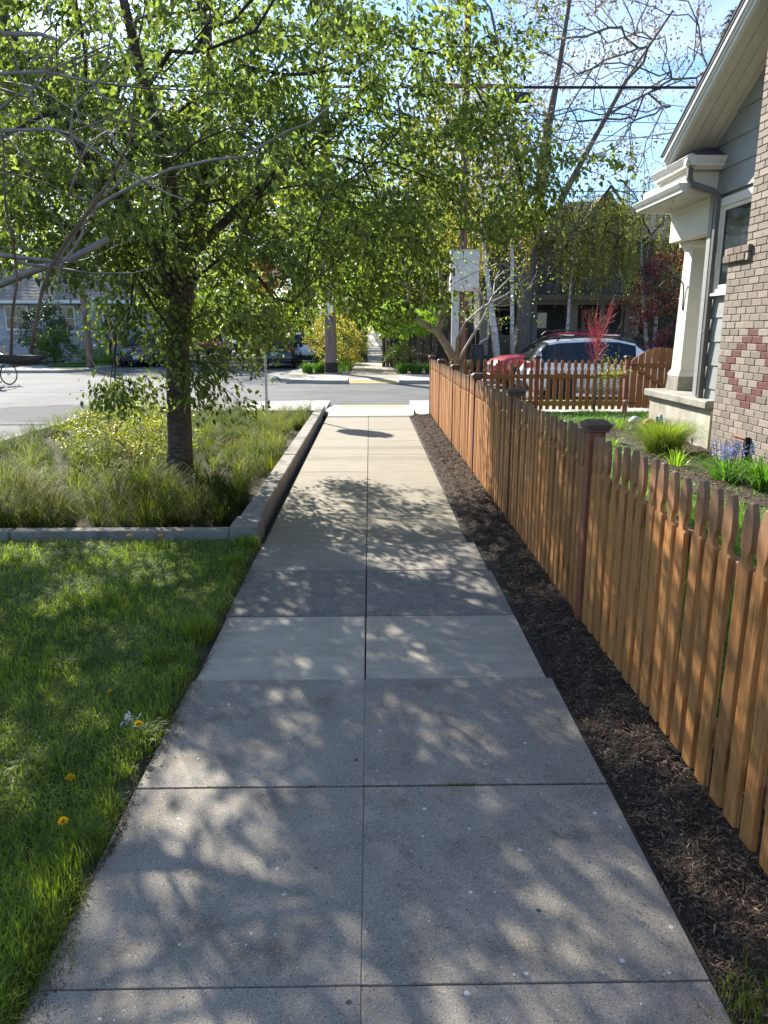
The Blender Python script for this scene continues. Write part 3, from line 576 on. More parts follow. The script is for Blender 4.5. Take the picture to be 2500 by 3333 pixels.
H = rng.uniform(.022,.054,n)*lush*(1+.5*np.exp(-((X+.98)/.05)**2)*(rng.uniform(0,1,n)>.5))
blades('lawn_grass', P, H, .0022+rng.uniform(0,.0022,n)*1+.0004*Y, rng.uniform(.012,.055,n), M['grass'], seg=2, ang=ang)['kind'] = 'stuff'
# tuft by the pale slab and straggling edge clumps
tp = []; 
for (cx, cy, nn, rr, hh) in [(-.98,4.02,420,.09,.16),(-1.12,3.7,200,.08,.11),(-.95,2.9,160,.06,.1),(-.97,2.25,150,.06,.09),(-1.3,2.7,200,.12,.1),(-1.6,3.6,220,.14,.1),(-1.02,5.4,220,.09,.12),(-1.0,5.85,300,.1,.13),(-1.7,4.6,200,.14,.1)]:
    a = rng.uniform(0,6.28,nn); q = rng.uniform(0,1,nn)**.7*rr; tp.append(np.stack([cx+q*np.cos(a), cy+q*np.sin(a), np.full(nn,.0), rng.uniform(.6,1,nn)*hh],1))
tp = np.concatenate(tp); blades('grass_tufts', tp[:,:3], tp[:,3], np.full(len(tp),.004), rng.uniform(.03,.11,len(tp)), M['grass'], seg=3)['kind'] = 'stuff'
# sod debris along the lawn edge
n = 6000; Y = nearY(n, 1.0, 5.9); X = -.895+rng.normal(0,.022,n)*(1+.8*np.sin(Y*5))+.02*np.sin(Y*9); chips('edge_debris', np.stack([X,Y,rng.uniform(-.004,.012,n)],1), rng.uniform(.003,.015,n), rng.uniform(.0015,.005,n), M['mulch'])
n = 900; Y = nearY(n, 1.0, 14, 1.1); X = rng.uniform(-.88,.88,n); X = np.where(rng.uniform(0,1,n)<.55, .86-np.abs(rng.normal(0,.06,n)), X); chips('pavement_litter', np.stack([X,Y,np.full(n,.002)],1), rng.uniform(.003,.012,n), rng.uniform(.002,.004,n), M['leafdirt'])
n = 1600; jy = np.where(rng.uniform(0,1,n)<.6, 2.57, np.where(rng.uniform(0,1,n)<.5, 4.35, 5.25)); chips('joint_debris', np.stack([rng.uniform(-.88,.9,n), jy-.003+rng.normal(0,.004,n), rng.uniform(-.01,.001,n)],1), rng.uniform(.003,.010,n), rng.uniform(.002,.005,n), M['mulch'])
jp = rng.normal((.34,2.57,-.004),(.035,.004,.002),(240,3)); jp = np.concatenate([jp, rng.normal((-.55,2.57,-.004),(.05,.004,.002),(120,3))]); blades('joint_moss', jp, rng.uniform(.004,.014,len(jp)), np.full(len(jp),.002), rng.uniform(.002,.012,len(jp)), M['grass'], seg=1)['kind']='stuff'
# bottom right grass corner
n = 15000; X = rng.uniform(.86,2.2,n); Y = rng.uniform(.4,1.72,n); keep = (Y < 1.62+.05*np.sin(X*14)-.25*np.clip((X-1.0),0,.3)+rng.normal(0,.02,n)) & (X > .88+.03*np.sin(Y*15)); X=X[keep]; Y=Y[keep]; n=len(X)
blades('corner_grass', np.stack([X,Y,np.asarray(zmu(X,Y))-.005],1), rng.uniform(.03,.075,n), rng.uniform(.002,.0045,n), rng.uniform(.01,.05,n), M['grass'], seg=2)['kind']='stuff'
# yard grass
n = 230000; Y = nearY(n, 1.7, 15.6, .75); X = 1.5 + rng.uniform(0,1,n)*(.62*Y+.7); 
bedm = (X > 3.5+.35*np.sin(Y*1.3)+.25*np.sin(Y*3.1+1)-.35*((Y>10)&(Y<12.8))) & (Y > 6) & (Y < 13.2)
keep = (X < 7.5) & ~(bedm & (rng.uniform(0,1,n) > .10)) & ~((X>4.3)&(Y<12.6)) & (wob(X,Y,2.4)+.4*wob(X,Y,8) > -1.1+rng.normal(0,.25,n)); X=X[keep]; Y=Y[keep]; n=len(X)
blades('yard_grass', np.stack([X,Y,np.asarray(zy(X,Y))-.01],1), rng.uniform(.035,.085,n)*(1+.35*wob(X,Y,1.9)), .003+rng.uniform(0,.003,n)+.0004*Y, rng.uniform(.015,.07,n), M['grass_yard'], seg=1, ang=rng.uniform(0,6.28,n))['kind'] = 'stuff'
n = 26000; X = rng.uniform(2.2,12,n); Y = rng.uniform(17.6,18.85,n); blades('verge_grass', np.stack([X,Y,np.full(n,-.03)],1), rng.uniform(.05,.11,n), rng.uniform(.008,.014,n), rng.uniform(.01,.06,n), M['grass_yard'], seg=1)['kind']='stuff'
n = 26000; X = rng.uniform(-15.5,-13.45,n); Y = 37.3+rng.uniform(0,1,n)**1.5*14; blades('left_verge_grass', np.stack([X,Y,np.full(n,.01)],1), rng.uniform(.06,.12,n), rng.uniform(.015,.03,n), rng.uniform(.01,.07,n), M['grass_yard'], seg=1)['kind']='stuff'
n = 9000; X = np.concatenate([rng.uniform(1.2,4,n//2), rng.uniform(-2.7,-.9,n-n//2)]); Y = rng.uniform(33,75,n); blades('far_border_grass', np.stack([X,Y,np.full(n,-.02)],1), rng.uniform(.08,.25,n), rng.uniform(.02,.05,n), rng.uniform(.02,.1,n), M['iris'], seg=1)['kind']='stuff'
# mulch
n = 30000; Y = nearY(n, 1.35, 15.5, .85); X = .80+.72*rng.uniform(0,1,n); X = X + np.where(Y<5.9,.09,0) + .02*np.sin(Y*6)+.015*np.sin(Y*19)
keep = X > np.where(Y<5.9,.905,.80)-.03*rng.uniform(0,1,n)**3; X=X[keep]; Y=Y[keep]; n=len(X)
chips('bark_mulch', np.stack([X,Y,np.asarray(zmu(X,Y))+rng.uniform(-.003,.012,n)],1), rng.uniform(.008,.04,n)*(.8+.03*Y), rng.uniform(.003,.010,n)*(.9+.04*Y), M['mulch'])
n = 5000; X = rng.uniform(3.3,4.9,n); Y = rng.uniform(6.5,13.2,n); keep = X > 3.55+.3*np.sin(Y*1.3); X=X[keep]; Y=Y[keep]; n=len(X)
chips('bed_debris', np.stack([X,Y,zbed(X,Y)+.004],1), rng.uniform(.01,.06,n), rng.uniform(.005,.02,n), M['leafdirt'])
# sedges of the rain garden: drooping tussocks
PP=[];HH=[];LL=[];AA=[]; 
nt_ = 430
for i in range(nt_):
    y = 6.35+(16.3-6.35)*random.random()**1.25; x = random.uniform(-5.7,-1.25)
    if x > -1.35 and y < 7: x -= .15
    nb = int(150 if y < 9 else 95); h = random.uniform(.28,.58)*(1.0 if y < 9 else .9); near = math.hypot(x+2.25, y-8.9) < .25
    if near: continue
    a0 = random.gauss(-.6,.9); a = rng.normal(a0, 1.6, nb); q = rng.uniform(0,.06,nb)
    PP.append(np.stack([x+q*np.cos(a), y+q*np.sin(a), np.full(nb, -.12)],1)); HH.append(rng.uniform(.45,1,nb)*h); LL.append(rng.uniform(.15,1.25,nb)*h*1.05); AA.append(a)
PP=np.concatenate(PP);HH=np.concatenate(HH);LL=np.concatenate(LL);AA=np.concatenate(AA)
LL = np.where((PP[:,0]+LL*np.cos(AA) > -1.05), LL*.35, LL); LL = np.where((PP[:,1]+LL*np.sin(AA) < 6.15), LL*.4, LL)
blades('rain_garden_sedge', PP, HH, rng.uniform(.004,.009,len(PP)), LL, M['sedge'], seg=4, ang=AA, curl=1.5)['kind'] = 'stuff'

# ============================================================ PICKET FENCES
PKX = 1.24
prof = [(0,.0445),(.0,.0445)]
def picket_mesh(name, h, m, w=.0405, t=.020):
    top = [(w,h-.215),(w*.62,h-.205),(w*.55,h-.188),(w*.60,h-.170),(w*.88,h-.150),(w*.97,h-.125),(w*.95,h-.085),(w*.78,h-.04),(w*.42,h-.004),(w*.30,h)]
    poly = [(w,0)] + top; poly = poly + [(-a,b) for a,b in reversed(poly)]
    # chamfered front face
    mb = MB(); n = len(poly); c = .004; ins = [(a*(1-c/w), b - (c if b > .02 else 0)*0.6) for a,b in poly]
    v = [(t,a,b) for a,b in poly] + [(c,a,b) for a,b in poly] + [(0,a,b) for a,b in ins]
    f = [tuple(range(n-1,-1,-1)), tuple(range(2*n,3*n))] + [(k*n+i,k*n+(i+1)%n,(k+1)*n+(i+1)%n,(k+1)*n+i) for k in (0,1) for i in range(n)]
    return mb.add(v, f).mesh(name, m)
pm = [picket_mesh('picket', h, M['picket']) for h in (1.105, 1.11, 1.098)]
def post(parent, x, y, z0, h=1.15, cap=True):
    MB().bbox((x-.045,y-.045,z0),(x+.045,y+.045,z0+h),.004).build('post', M['post'], parent)
    c = MB(); z = z0+h
    for (a, zz, hh) in ((.060,0,.018),(.068,.018,.016),(.074,.034,.014)): c.bbox((x-a,y-a,z+zz),(x+a,y+a,z+zz+hh),.003)
    c.add([(x-.066,y-.066,z+.048),(x+.066,y-.066,z+.048),(x+.066,y+.066,z+.048),(x-.066,y+.066,z+.048),(x-.045,y-.045,z+.066),(x+.045,y-.045,z+.066),(x+.045,y+.045,z+.066),(x-.045,y+.045,z+.066)], [(3,2,1,0),(4,5,6,7),(0,1,5,4),(1,2,6,5),(2,3,7,6),(3,0,4,7)])
    c.build('post_cap', M['cap'], parent)
fence = empty('picket_fence', (0,0,0), label='long cedar picket fence with french gothic points running beside the bark strip', cat='fence')
posts = [-.55,1.80,4.21,6.62,9.0,11.36,13.6,15.66]
for y in posts: post(fence, PKX+.032, y, -.02 if y < 2 else .0, 1.15)
for a, b in zip(posts[:-1], posts[1:]):
    for z in (.2, .84): MB().bbox((PKX+.022, a+.047, z),(PKX+.060, b-.047, z+.088),.004).build('rail', M['rail'], fence)
    n = int(round((b-a-.09)/.122)); st = (b-a-.09)/n
    for k in range(n):
        y = a+.045+st*(k+.5)
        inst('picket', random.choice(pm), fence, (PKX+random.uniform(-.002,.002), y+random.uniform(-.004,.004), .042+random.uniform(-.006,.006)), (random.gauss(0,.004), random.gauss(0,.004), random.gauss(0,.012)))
F2Y = 15.78
f2 = empty('picket_fence', (0,0,0), label='short cedar picket fence crossing the yard in front of the white car', cat='fence')
fx = [1.31, 3.46, 5.34]
pm2 = [picket_mesh('picket', h, M['gatewood']) for h in (1.02, 1.028)]
for x in fx[1:]: post(f2, x, F2Y, .0, 1.14)
for a, b in zip(fx[:-1], fx[1:]):
    for z in (.19, .74): MB().bbox((a+.047, F2Y-.045, z),(b-.047, F2Y-.008, z+.088),.004).build('rail', M['gatewood'], f2)
    n = int(round((b-a-.09)/.137)); st = (b-a-.09)/n
    for k in range(n): inst('picket', random.choice(pm2), f2, (a+.045+st*(k+.5)+random.uniform(-.004,.004), F2Y+.012, .10+random.uniform(-.005,.005)), (0, random.gauss(0,.005), -math.pi/2+random.gauss(0,.02)))
gate = empty('garden_gate', (5.4, F2Y, .1), label='arched plank gate with diagonal brace between the picket fence and the porch', cat='gate')
gx0, gx1 = .02, 1.30; nb = 9
for k in range(nb):
    a = gx0+(gx1-gx0)*k/nb; b = a+(gx1-gx0)/nb-.016
    h = lambda x: 1.0+.27*math.sin(math.pi*min(max((x-gx0)/(gx1-gx0),0),1))**.8
    MB().prism([(a,.03),(b,.03),(b,h(b)),((a+b)/2,h((a+b)/2)+.002),(a,h(a))], .0, .02, 'Y').build('plank', M['gatewood'], gate)
for z in (.08, .86): MB().bbox((gx0,-.042,z),(gx1,-.003,z+.09),.004).build('rail', M['gatewood'], gate)
MB().add([(gx0+.03,-.04,.86),(gx0+.17,-.04,.86),(gx1-.02,-.04,.17),(gx1-.16,-.04,.17),(gx0+.03,-.004,.86),(gx0+.17,-.004,.86),(gx1-.02,-.004,.17),(gx1-.16,-.004,.17)], [(3,2,1,0),(4,5,6,7),(0,1,5,4),(1,2,6,5),(2,3,7,6),(3,0,4,7)]).build('brace', M['gatewood'], gate)
post(gate, 1.36, 0, -.08, 1.14)
for z in (.12,.9): MB().box((-.03,-.05,z),(.12,-.043,z+.03)).build('hinge', M['ironblack'], gate)

# ============================================================ HOUSE ON THE RIGHT
HX, HW = 4.75, 4.30        # wall plane, chimney face
hs = empty('house', (HX, 9.5, .1), label='grey sided house with tan brick chimney wall and cream porch on the right', cat='house')
def hp(mb, name, m, smooth=False, par=None):
    o = mb.build(name, m, par or hs, smooth); 
    if par is None: o.location = -Vector(hs.location)
    return o
FY = 11.02                # front corner of the side wall
RZ = lambda y: 3.92+.55*(11.42-y)      # underside line of the rake
# foundation and siding courses (lapped boards)
hp(MB().box((HX+.02,-3,-.2),(HX+.3,FY-.05,.62)), 'foundation', M['conc_porch'])
hp(MB().add([(HX+.03,-3,.6),(HX+.03,FY,.6),(HX+.03,FY,4.15),(HX+.03,5.2,7.3),(HX+.03,-1,4.0),(HX+.03,-3,3)],[(0,1,2,3,4,5)]), 'wall_sheathing', M['siding'])
hp(MB().box((HX+.03,FY-.02,.1),(13,FY+.02,4.1)), 'front_wall', M['siding'])
z = .60; k = 0
while z < 6.9:
    ymax = FY if z < 4.0 else 11.42-(z-3.92)/.55+.1
    segs = [(ymax, 8.2),(8.2,5.4)] if k % 2 else [(ymax, 9.2),(9.2,6.6),(6.6,5.4)]
    if 2.0 < z < 3.5: segs = [(ymax, 10.78)] if z < 3.3 else [(ymax,9.4),(9.4,6)]
    for (a, b) in segs:
        if a > b: hp(MB().add([(HX-.022,b+.002,z),(HX-.022,a-.002,z),(HX-.004,a-.002,z+.325),(HX-.004,b+.002,z+.325),(HX+.025,b+.002,z),(HX+.025,a-.002,z),(HX+.025,a-.002,z+.325),(HX+.025,b+.002,z+.325)],[(3,2,1,0),(4,5,6,7),(0,1,5,4),(2,3,7,6),(0,4,7,3),(1,2,6,5)]), 'siding_board', M['siding'])
    z += .32; k += 1
hp(MB().box((HX-.03,FY-.09,.6),(HX+.03,FY+.03,4.0)), 'corner_board', M['siding'])
# window
wy0, wy1, wz0, wz1 = 9.25, 10.72, 2.2, 3.42
wf = MB(); t = .11
for (a,b,c,d) in ((wy0,wy1,wz1-t,wz1),(wy0,wy1,wz0,wz0+.05),(wy1-t,wy1,wz0+.05,wz1-t),(wy0,wy0+t,wz0+.05,wz1-t)): wf.bbox((HX-.05,a,c),(HX+.02,b,d),.004)
wf = hp(wf, 'window', M['cream'])
def hq(mb, name, m): return mb.build(name, m, wf)
hq(MB().box((HX-.085,wy0-.05,wz0-.035),(HX+.01,wy1+.04,wz0-.002)), 'sill', M['white'])
sash = MB(); s2 = .055; a0,a1,c0,c1 = wy0+t,wy1-t,wz0+.05,wz1-t
for (a,b,c,d) in ((a0,a1,c1-s2,c1),(a0,a1,c0,c0+s2),(a1-s2,a1,c0+s2,c1-s2),(a0,a0+s2,c0+s2,c1-s2)): sash.bbox((HX-.03,a,c),(HX+.01,b,d),.003)
hq(sash, 'sash', M['cream']); hq(MB().box((HX-.018,a0+s2,c0+s2),(HX-.012,a1-s2,c1-s2)), 'pane', M['glass_house'])
hq(MB().box((HX-.058,wy1-t+.01,wz0+.3),(HX-.048,wy1-t+.03,wz0+.52)), 'hinge', M['white']); hq(MB().box((HX-.058,wy1-t+.01,wz1-.5),(HX-.048,wy1-t+.03,wz1-.3)), 'hinge', M['white'])
cu = MB(); nC = 30
for i in range(nC):
    y = a0+(a1-a0)*i/nC; cu.add([(HX+.012+.012*(i%2),y,c0),(HX+.012+.012*((i+1)%2),y+(a1-a0)/nC,c0),(HX+.012+.012*((i+1)%2),y+(a1-a0)/nC,c1),(HX+.012+.012*(i%2),y,c1)],[(0,1,2,3)])
hq(cu, 'curtain', M['curtain'])
# chimney: mortar core with a brick skin, wide below a shoulder
YL, YU, ZS = 9.40, 8.98, 2.52
core = MB().box((HW+.008,5.2,-.1),(HX+.03,YL-.008,ZS)).box((HW+.010,5.2,ZS),(HX+.03,YU-.008,7.2))
hp(core, 'mortar_core', M['mortar'])
BL, BH, JT = .226, .081, .0095
def brick_mesh(nm, m, l=BL): return MB().bbox((0,0,0),(.055,l-JT,BH-JT),.0035).mesh(nm, m)
bmeshes = {'t': brick_mesh('brick', M['brick']), 'r': brick_mesh('brick', M['brick_red']), 'h': brick_mesh('brick', M['brick'], BL/2+.002), 'd': MB().bbox((0,0,0),(.09,.17,.076),.004).mesh('brick', M['brick_dark'])}
red = {}
# diamond of red scored bricks, course by course from its lowest brick
pat = {0:[0],1:[-.5,.5],2:[-1,1],3:[-1.5,1.5],4:[-2,2],5:[-2.5,2.5],6:[-2,2],7:[-1.5,1.5],8:[-1,1],9:[-.5,.5],10:[0]}
DZ, DY = .84, YL-3.5*BL
cand = []; rest = []
nrow = int(4.9/BH)
for r_ in range(nrow):
    z = .03 + r_*BH; ye = YL if z < ZS-.05 else YU
    y = ye - (BL if r_ % 2 == 0 else BL*.5) ; first = True
    kk = 0
    while y > 5.9:
        ln = BL; yy = y
        if first and r_ % 2: ln = BL*.5
        c_ = yy + ln/2; dr = r_ - round((DZ-.03)/BH)
        isred = False
        if dr in pat and any(abs((c_-DY)/BL*1.0 + p_) < .27 for p_ in pat[dr]) and ln > .15: isred = True
        e = (yy, z, 'r' if isred else ('h' if ln < .15 else 't'))
        (cand if (yy > 7.9 and z < 4.6) else rest).append(e)
        y -= BL; first = False
# the half-brick offset alternates; the 290 that show largest are single parts
cand.sort(key=lambda e: (abs(e[1]-1.3)*.7 + (9.4-e[0])*.9))
single = cand[:290]; rest += cand[290:]
off = Vector(hs.location)
for (yy, z, k_) in single:
    inst('brick', bmeshes[k_], hs, (HW+random.uniform(-.002,.0015)-off.x, yy-off.y, z-off.z), (0,random.gauss(0,.004),random.gauss(0,.006)))
for kk, m_ in (('t', M['brick']),('r', M['brick_red'])):
    mb = MB()
    for (yy, z, k_) in rest:
        if (k_ == 'r') != (kk == 'r'): continue
        x_ = HW+random.uniform(-.002,.0015); mb.bbox((x_,yy,z),(x_+.05,yy+(BL/2 if k_=='h' else BL-JT) - (.0075 if k_=='h' else 0),z+BH-JT),.0035)
    if mb.v: hp(mb, 'brickwork', M['brick'] if kk=='t' else M['brick_red'])['kind'] = 'stuff'
# far return of the chimney
mb = MB(); r_ = 0
while .03+r_*BH < 5.9:
    z = .03+r_*BH; ye = YL if z < ZS-.05 else YU
    for j in range(2): mb.bbox((HW+.005+j*.2+(.1 if r_%2 else 0)*j, ye-.05, z),(min(HW+.19+j*.2,HX), ye-.002, z+BH-JT),.003)
    r_ += 1
hp(mb, 'brickwork', M['brick'])['kind'] = 'stuff'
for c_, zz in ((0,ZS-.03),(1,ZS+.055)):
    for j in range(3 if c_ else 3):
        y = YL+.06-.18*(j+1)-(.09 if c_ else 0); inst('brick', bmeshes['d'], hs, (HW-.045-off.x, y-off.y, zz-off.z))
    hp(MB().box((HW-.035,YL-.55,zz-.004),(HW+.02,YL+.03,zz+.074)), 'mortar_core', M['mortar'])
# ash door
ad = hp(MB().bbox((HW-.035,8.42,.16),(HW+.01,8.70,.50),.006), 'ash_door', M['iron'])
MB().bbox((HW-.05,8.40,.50),(HW+.01,8.72,.525),.004).bbox((HW-.05,8.44,.175),(HW-.034,8.68,.485),.004).build('door_leaf', M['iron'], ad)
MB().bbox((HW-.05,8.395,.14),(HW+.01,8.42,.53),.003).box((HW-.06,8.385,.44),(HW-.03,8.41,.47)).box((HW-.06,8.385,.18),(HW-.03,8.41,.21)).build('hinge', M['ironblack'], ad)
MB().tube([(HW-.05,8.66,.33),(HW-.075,8.68,.33),(HW-.085,8.72,.335)],.006,6).build('latch', M['ironblack'], ad)
for (s_, sz, zz) in (('ASH', .035, .43),('DOOR', .04, .385)): text(s_, sz, M['ironblack'], ad, (HW-.052,8.56,zz), (R(90),0,R(-90)), 'lettering', .002)
# roof: slab, soffit boards, rake mouldings, shingle edge
SL = math.atan(.55)
def rake(mb, x0, x1, d0, d1, ya=11.42, yb=5.0):   # a strip along the rake between depths d0, d1 above the underside line
    v = []
    for y in (ya, yb):
        for (x, d) in ((x0,d0),(x1,d0),(x1,d1),(x0,d1)): v.append((x, y, RZ(y)+d))
    return mb.add(v, [(3,2,1,0),(4,5,6,7),(0,1,5,4),(1,2,6,5),(2,3,7,6),(3,0,4,7)])
XR = 4.20
for i, (a, b) in enumerate(((XR+.05,XR+.19),(XR+.19,XR+.33),(XR+.33,XR+.47),(XR+.47,HX+.02))): hp(rake(MB(), a+.003, b-.003, .02, .04), 'soffit_board', M['soffit'])
hp(rake(MB(), XR+.052, HX+.02, .034, .05), 'roof_deck', M['joint'])
hp(rake(MB(), XR, XR+.05, 0, .14), 'rake_board', M['white'])
hp(rake(MB(), XR-.022, XR+.0, .055, .135), 'rake_moulding', M['white'])
hp(rake(MB(), XR-.045, XR-.022, .10, .16), 'rake_crown', M['gutter'])
hp(rake(MB(), XR-.055, 13, .165, .215), 'roof', M['shingle'])
for s_ in range(24):   # butt edges of the shingle courses
    ya = 11.5-s_*.27; hp(rake(MB(), XR-.065, 9, .216, .228+.006*(s_%2), ya, ya-.262), 'shingle_course', M['shingle'])
hp(MB().add([(XR,5.0,RZ(5.0)+.1),(XR,-2.5,RZ(5.0)+.1-7.5*.55),(13,-2.5,RZ(5.0)+.1-7.5*.55),(13,5.0,RZ(5.0)+.1)],[(0,1,2,3)]), 'roof', M['shingle'])
# eave return with K-style gutter, its little shingle roof
def gut(mb, p0, p1, outn, end=0):   # gutter profile swept from p0 to p1 (top outer line), out = outward normal
    prof = [(0,0),(.012,-.012),(.0,-.03),(-.02,-.06),(-.045,-.085),(-.05,-.12),(-.12,-.12),(-.12,0)]
    p0 = Vector(p0); p1 = Vector(p1); v = []
    for p in (p0, p1):
        for (a, b) in prof: v.append(p + Vector(outn)*a + Vector((0,0,b)))
    n_ = len(prof); return mb.add(v, [tuple(range(n_)), tuple(range(2*n_-1,n_-1,-1))] + [(i,(i+1)%n_,n_+(i+1)%n_,n_+i) for i in range(n_)])
GX = 4.21; ZG = 3.96; YG = 10.68
hp(gut(MB(), (GX,YG,ZG),(GX,12.02,ZG),(-1,0,0)), 'gutter', M['gutter'])
hp(gut(MB(), (GX,YG,ZG),(HX-.01,YG,ZG),(0,-1,0)), 'gutter', M['gutter'])
hp(MB().box((GX+.09,YG+.09,ZG-.15),(HX+.02,12.0,ZG-.12)), 'soffit', M['soffit'])
hp(MB().box((GX+.115,YG+.115,ZG-.12),(HX,11.98,ZG-.01)), 'fascia', M['cream'])
# little hipped shingle roof over the return
hp(MB().add([(GX+.02,YG+.02,ZG+.0),(HX,YG+.02,ZG+.0),(HX,11.2,ZG+.24),(GX+.25,11.2,ZG+.16),(GX+.02,11.6,ZG)],[(0,1,2,3),(0,3,4)]), 'return_roof', M['shingle'])
ZL = 3.66
hp(gut(MB(), (GX,10.9,ZL),(GX,12.72,ZL),(-1,0,0)), 'gutter', M['gutter'])
hp(MB().box((GX+.09,10.9,ZL-.15),(HX+.7,12.68,ZL-.12)), 'soffit', M['soffit'])
hp(MB().box((GX+.115,10.9,ZL-.12),(13,12.62,ZG-.16)), 'fascia', M['cream'])
hp(MB().box((GX+.09,12.62,ZL-.12),(13,12.70,ZL+.0)), 'gutter', M['gutter'])
# beam, porch column, knee wall
hp(MB().box((HX-.0,FY+.04,3.05),(HX+.2,12.5,ZL-.15)), 'porch_beam', M['cream'])
hp(MB().box((HX+.21,12.3,3.05),(13,12.5,ZL-.15)), 'porch_beam', M['cream'])
hp(MB().box((HX-.012,FY+.04,ZL-.2),(HX,12.5,ZL-.151)), 'beam_trim', M['white'])
col = MB(); cx, cy = 5.13, 12.28
def frus(mb, cx, cy, z0, z1, a, b):
    v = [(cx-a,cy-a,z0),(cx+a,cy-a,z0),(cx+a,cy+a,z0),(cx-a,cy+a,z0),(cx-b,cy-b,z1),(cx+b,cy-b,z1),(cx+b,cy+b,z1),(cx-b,cy+b,z1)]
    return mb.add(v, [(3,2,1,0),(4,5,6,7),(0,1,5,4),(1,2,6,5),(2,3,7,6),(3,0,4,7)])
pc = hp(frus(MB(), cx, cy, 1.09, 2.93, .185, .148), 'porch_column', M['cream'])
for (z0,z1,a,b) in ((2.93,2.955,.16,.165),(2.955,2.985,.168,.19),(2.985,3.045,.215,.215)): frus(MB(), cx, cy, z0, z1, a, b).build('capital', M['cream'], pc)
for (z0,z1,a) in ((.995,1.03,.225),(1.03,1.06,.215),(1.06,1.088,.20)): frus(MB(), cx, cy, z0, z1, a, a).build('base_moulding', M['cream'], pc)
frus(MB(), cx, cy, .78, .994, .235, .22).build('plinth', M['conc_kerb'], pc)
hp(MB().bbox((4.56,10.2,.655),(5.6,12.58,.775),.02), 'wall_coping', M['conc_lip'])
hp(MB().box((4.64,10.2,-.1),(5.5,12.48,.65)), 'porch_wall', M['conc_porch'])
hp(MB().box((5.61,11.1,-.1),(13,12.5,.55)), 'porch_floor', M['conc_lip'])
# plant hook on the column
hk = MB().tube([(cx-.176,cy-.03,2.02),(cx-.18,cy-.03,2.3),(cx-.20,cy-.03,2.42),(cx-.27,cy-.03,2.50),(cx-.38,cy-.03,2.52),(cx-.50,cy-.03,2.46),(cx-.58,cy-.03,2.38),(cx-.63,cy-.03,2.36)],.011,6)
hk.tube([(cx-.33+.055*math.cos(a),cy-.03,2.445+.055*math.sin(a)) for a in np.linspace(-2.2,3.6,14)],.007,5)
tag(hk.build('plant_hook', M['ironblack']), 'curled wrought iron plant hook empty on the cream porch column', 'hook')
# downspout
ds = MB(); 
pts = [(4.30,10.80,3.82),(4.30,10.80,3.70),(4.34,10.79,3.62),(4.60,10.72,3.52),(4.67,10.70,3.46),(4.685,10.70,3.36),(4.685,10.70,.2)]
def rtube(mb, pts, a, b):
    pts=[Vector(p) for p in pts]; v=[]; f=[]
    for i,p in enumerate(pts):
        d=(pts[min(i+1,len(pts)-1)]-pts[max(i-1,0)]).normalized(); s=Vector((0,1,0)); s=(s-d*s.dot(d)).normalized(); u=d.cross(s)
        for (x,y) in ((-a,-b*.8),(-a*.8,-b),(a*.8,-b),(a,-b*.8),(a,b*.8),(a*.8,b),(-a*.8,b),(-a,b*.8)): v.append(p+s*x+u*y)
    for i in range(len(pts)-1):
        for k in range(8): f.append((i*8+k,i*8+(k+1)%8,i*8+8+(k+1)%8,i*8+8+k))
    return mb.add(v,f)
dsp = hp(rtube(MB(), pts, .042, .034), 'downspout', M['downspout'])
rb = MB()
for i in range(9):
    pass
for (p, q) in ((pts[1],pts[3]),(pts[3],pts[5])):
    for t_ in np.linspace(.05,.95,8): 
        c_ = Vector(p).lerp(Vector(q), t_)
rtube(rb, [(4.685,10.70,1.72),(4.685,10.70,1.68)], .05, .04)
rb.build('strap', M['downspout'], dsp); MB().cyl((4.685,10.70,.04),(4.685,10.70,.21),.055).build('drain_collar', M['iron'], dsp)
for (x,y) in ((4.32,11.35),(4.5,11.9)): hp(MB().tube([(x,y,ZL-.15),(x,y,ZL-.17),(x+.012,y,ZL-.185),(x,y,ZL-.2),(x-.01,y,ZL-.19)],.003,4), 'cup_hook', M['ironblack'])

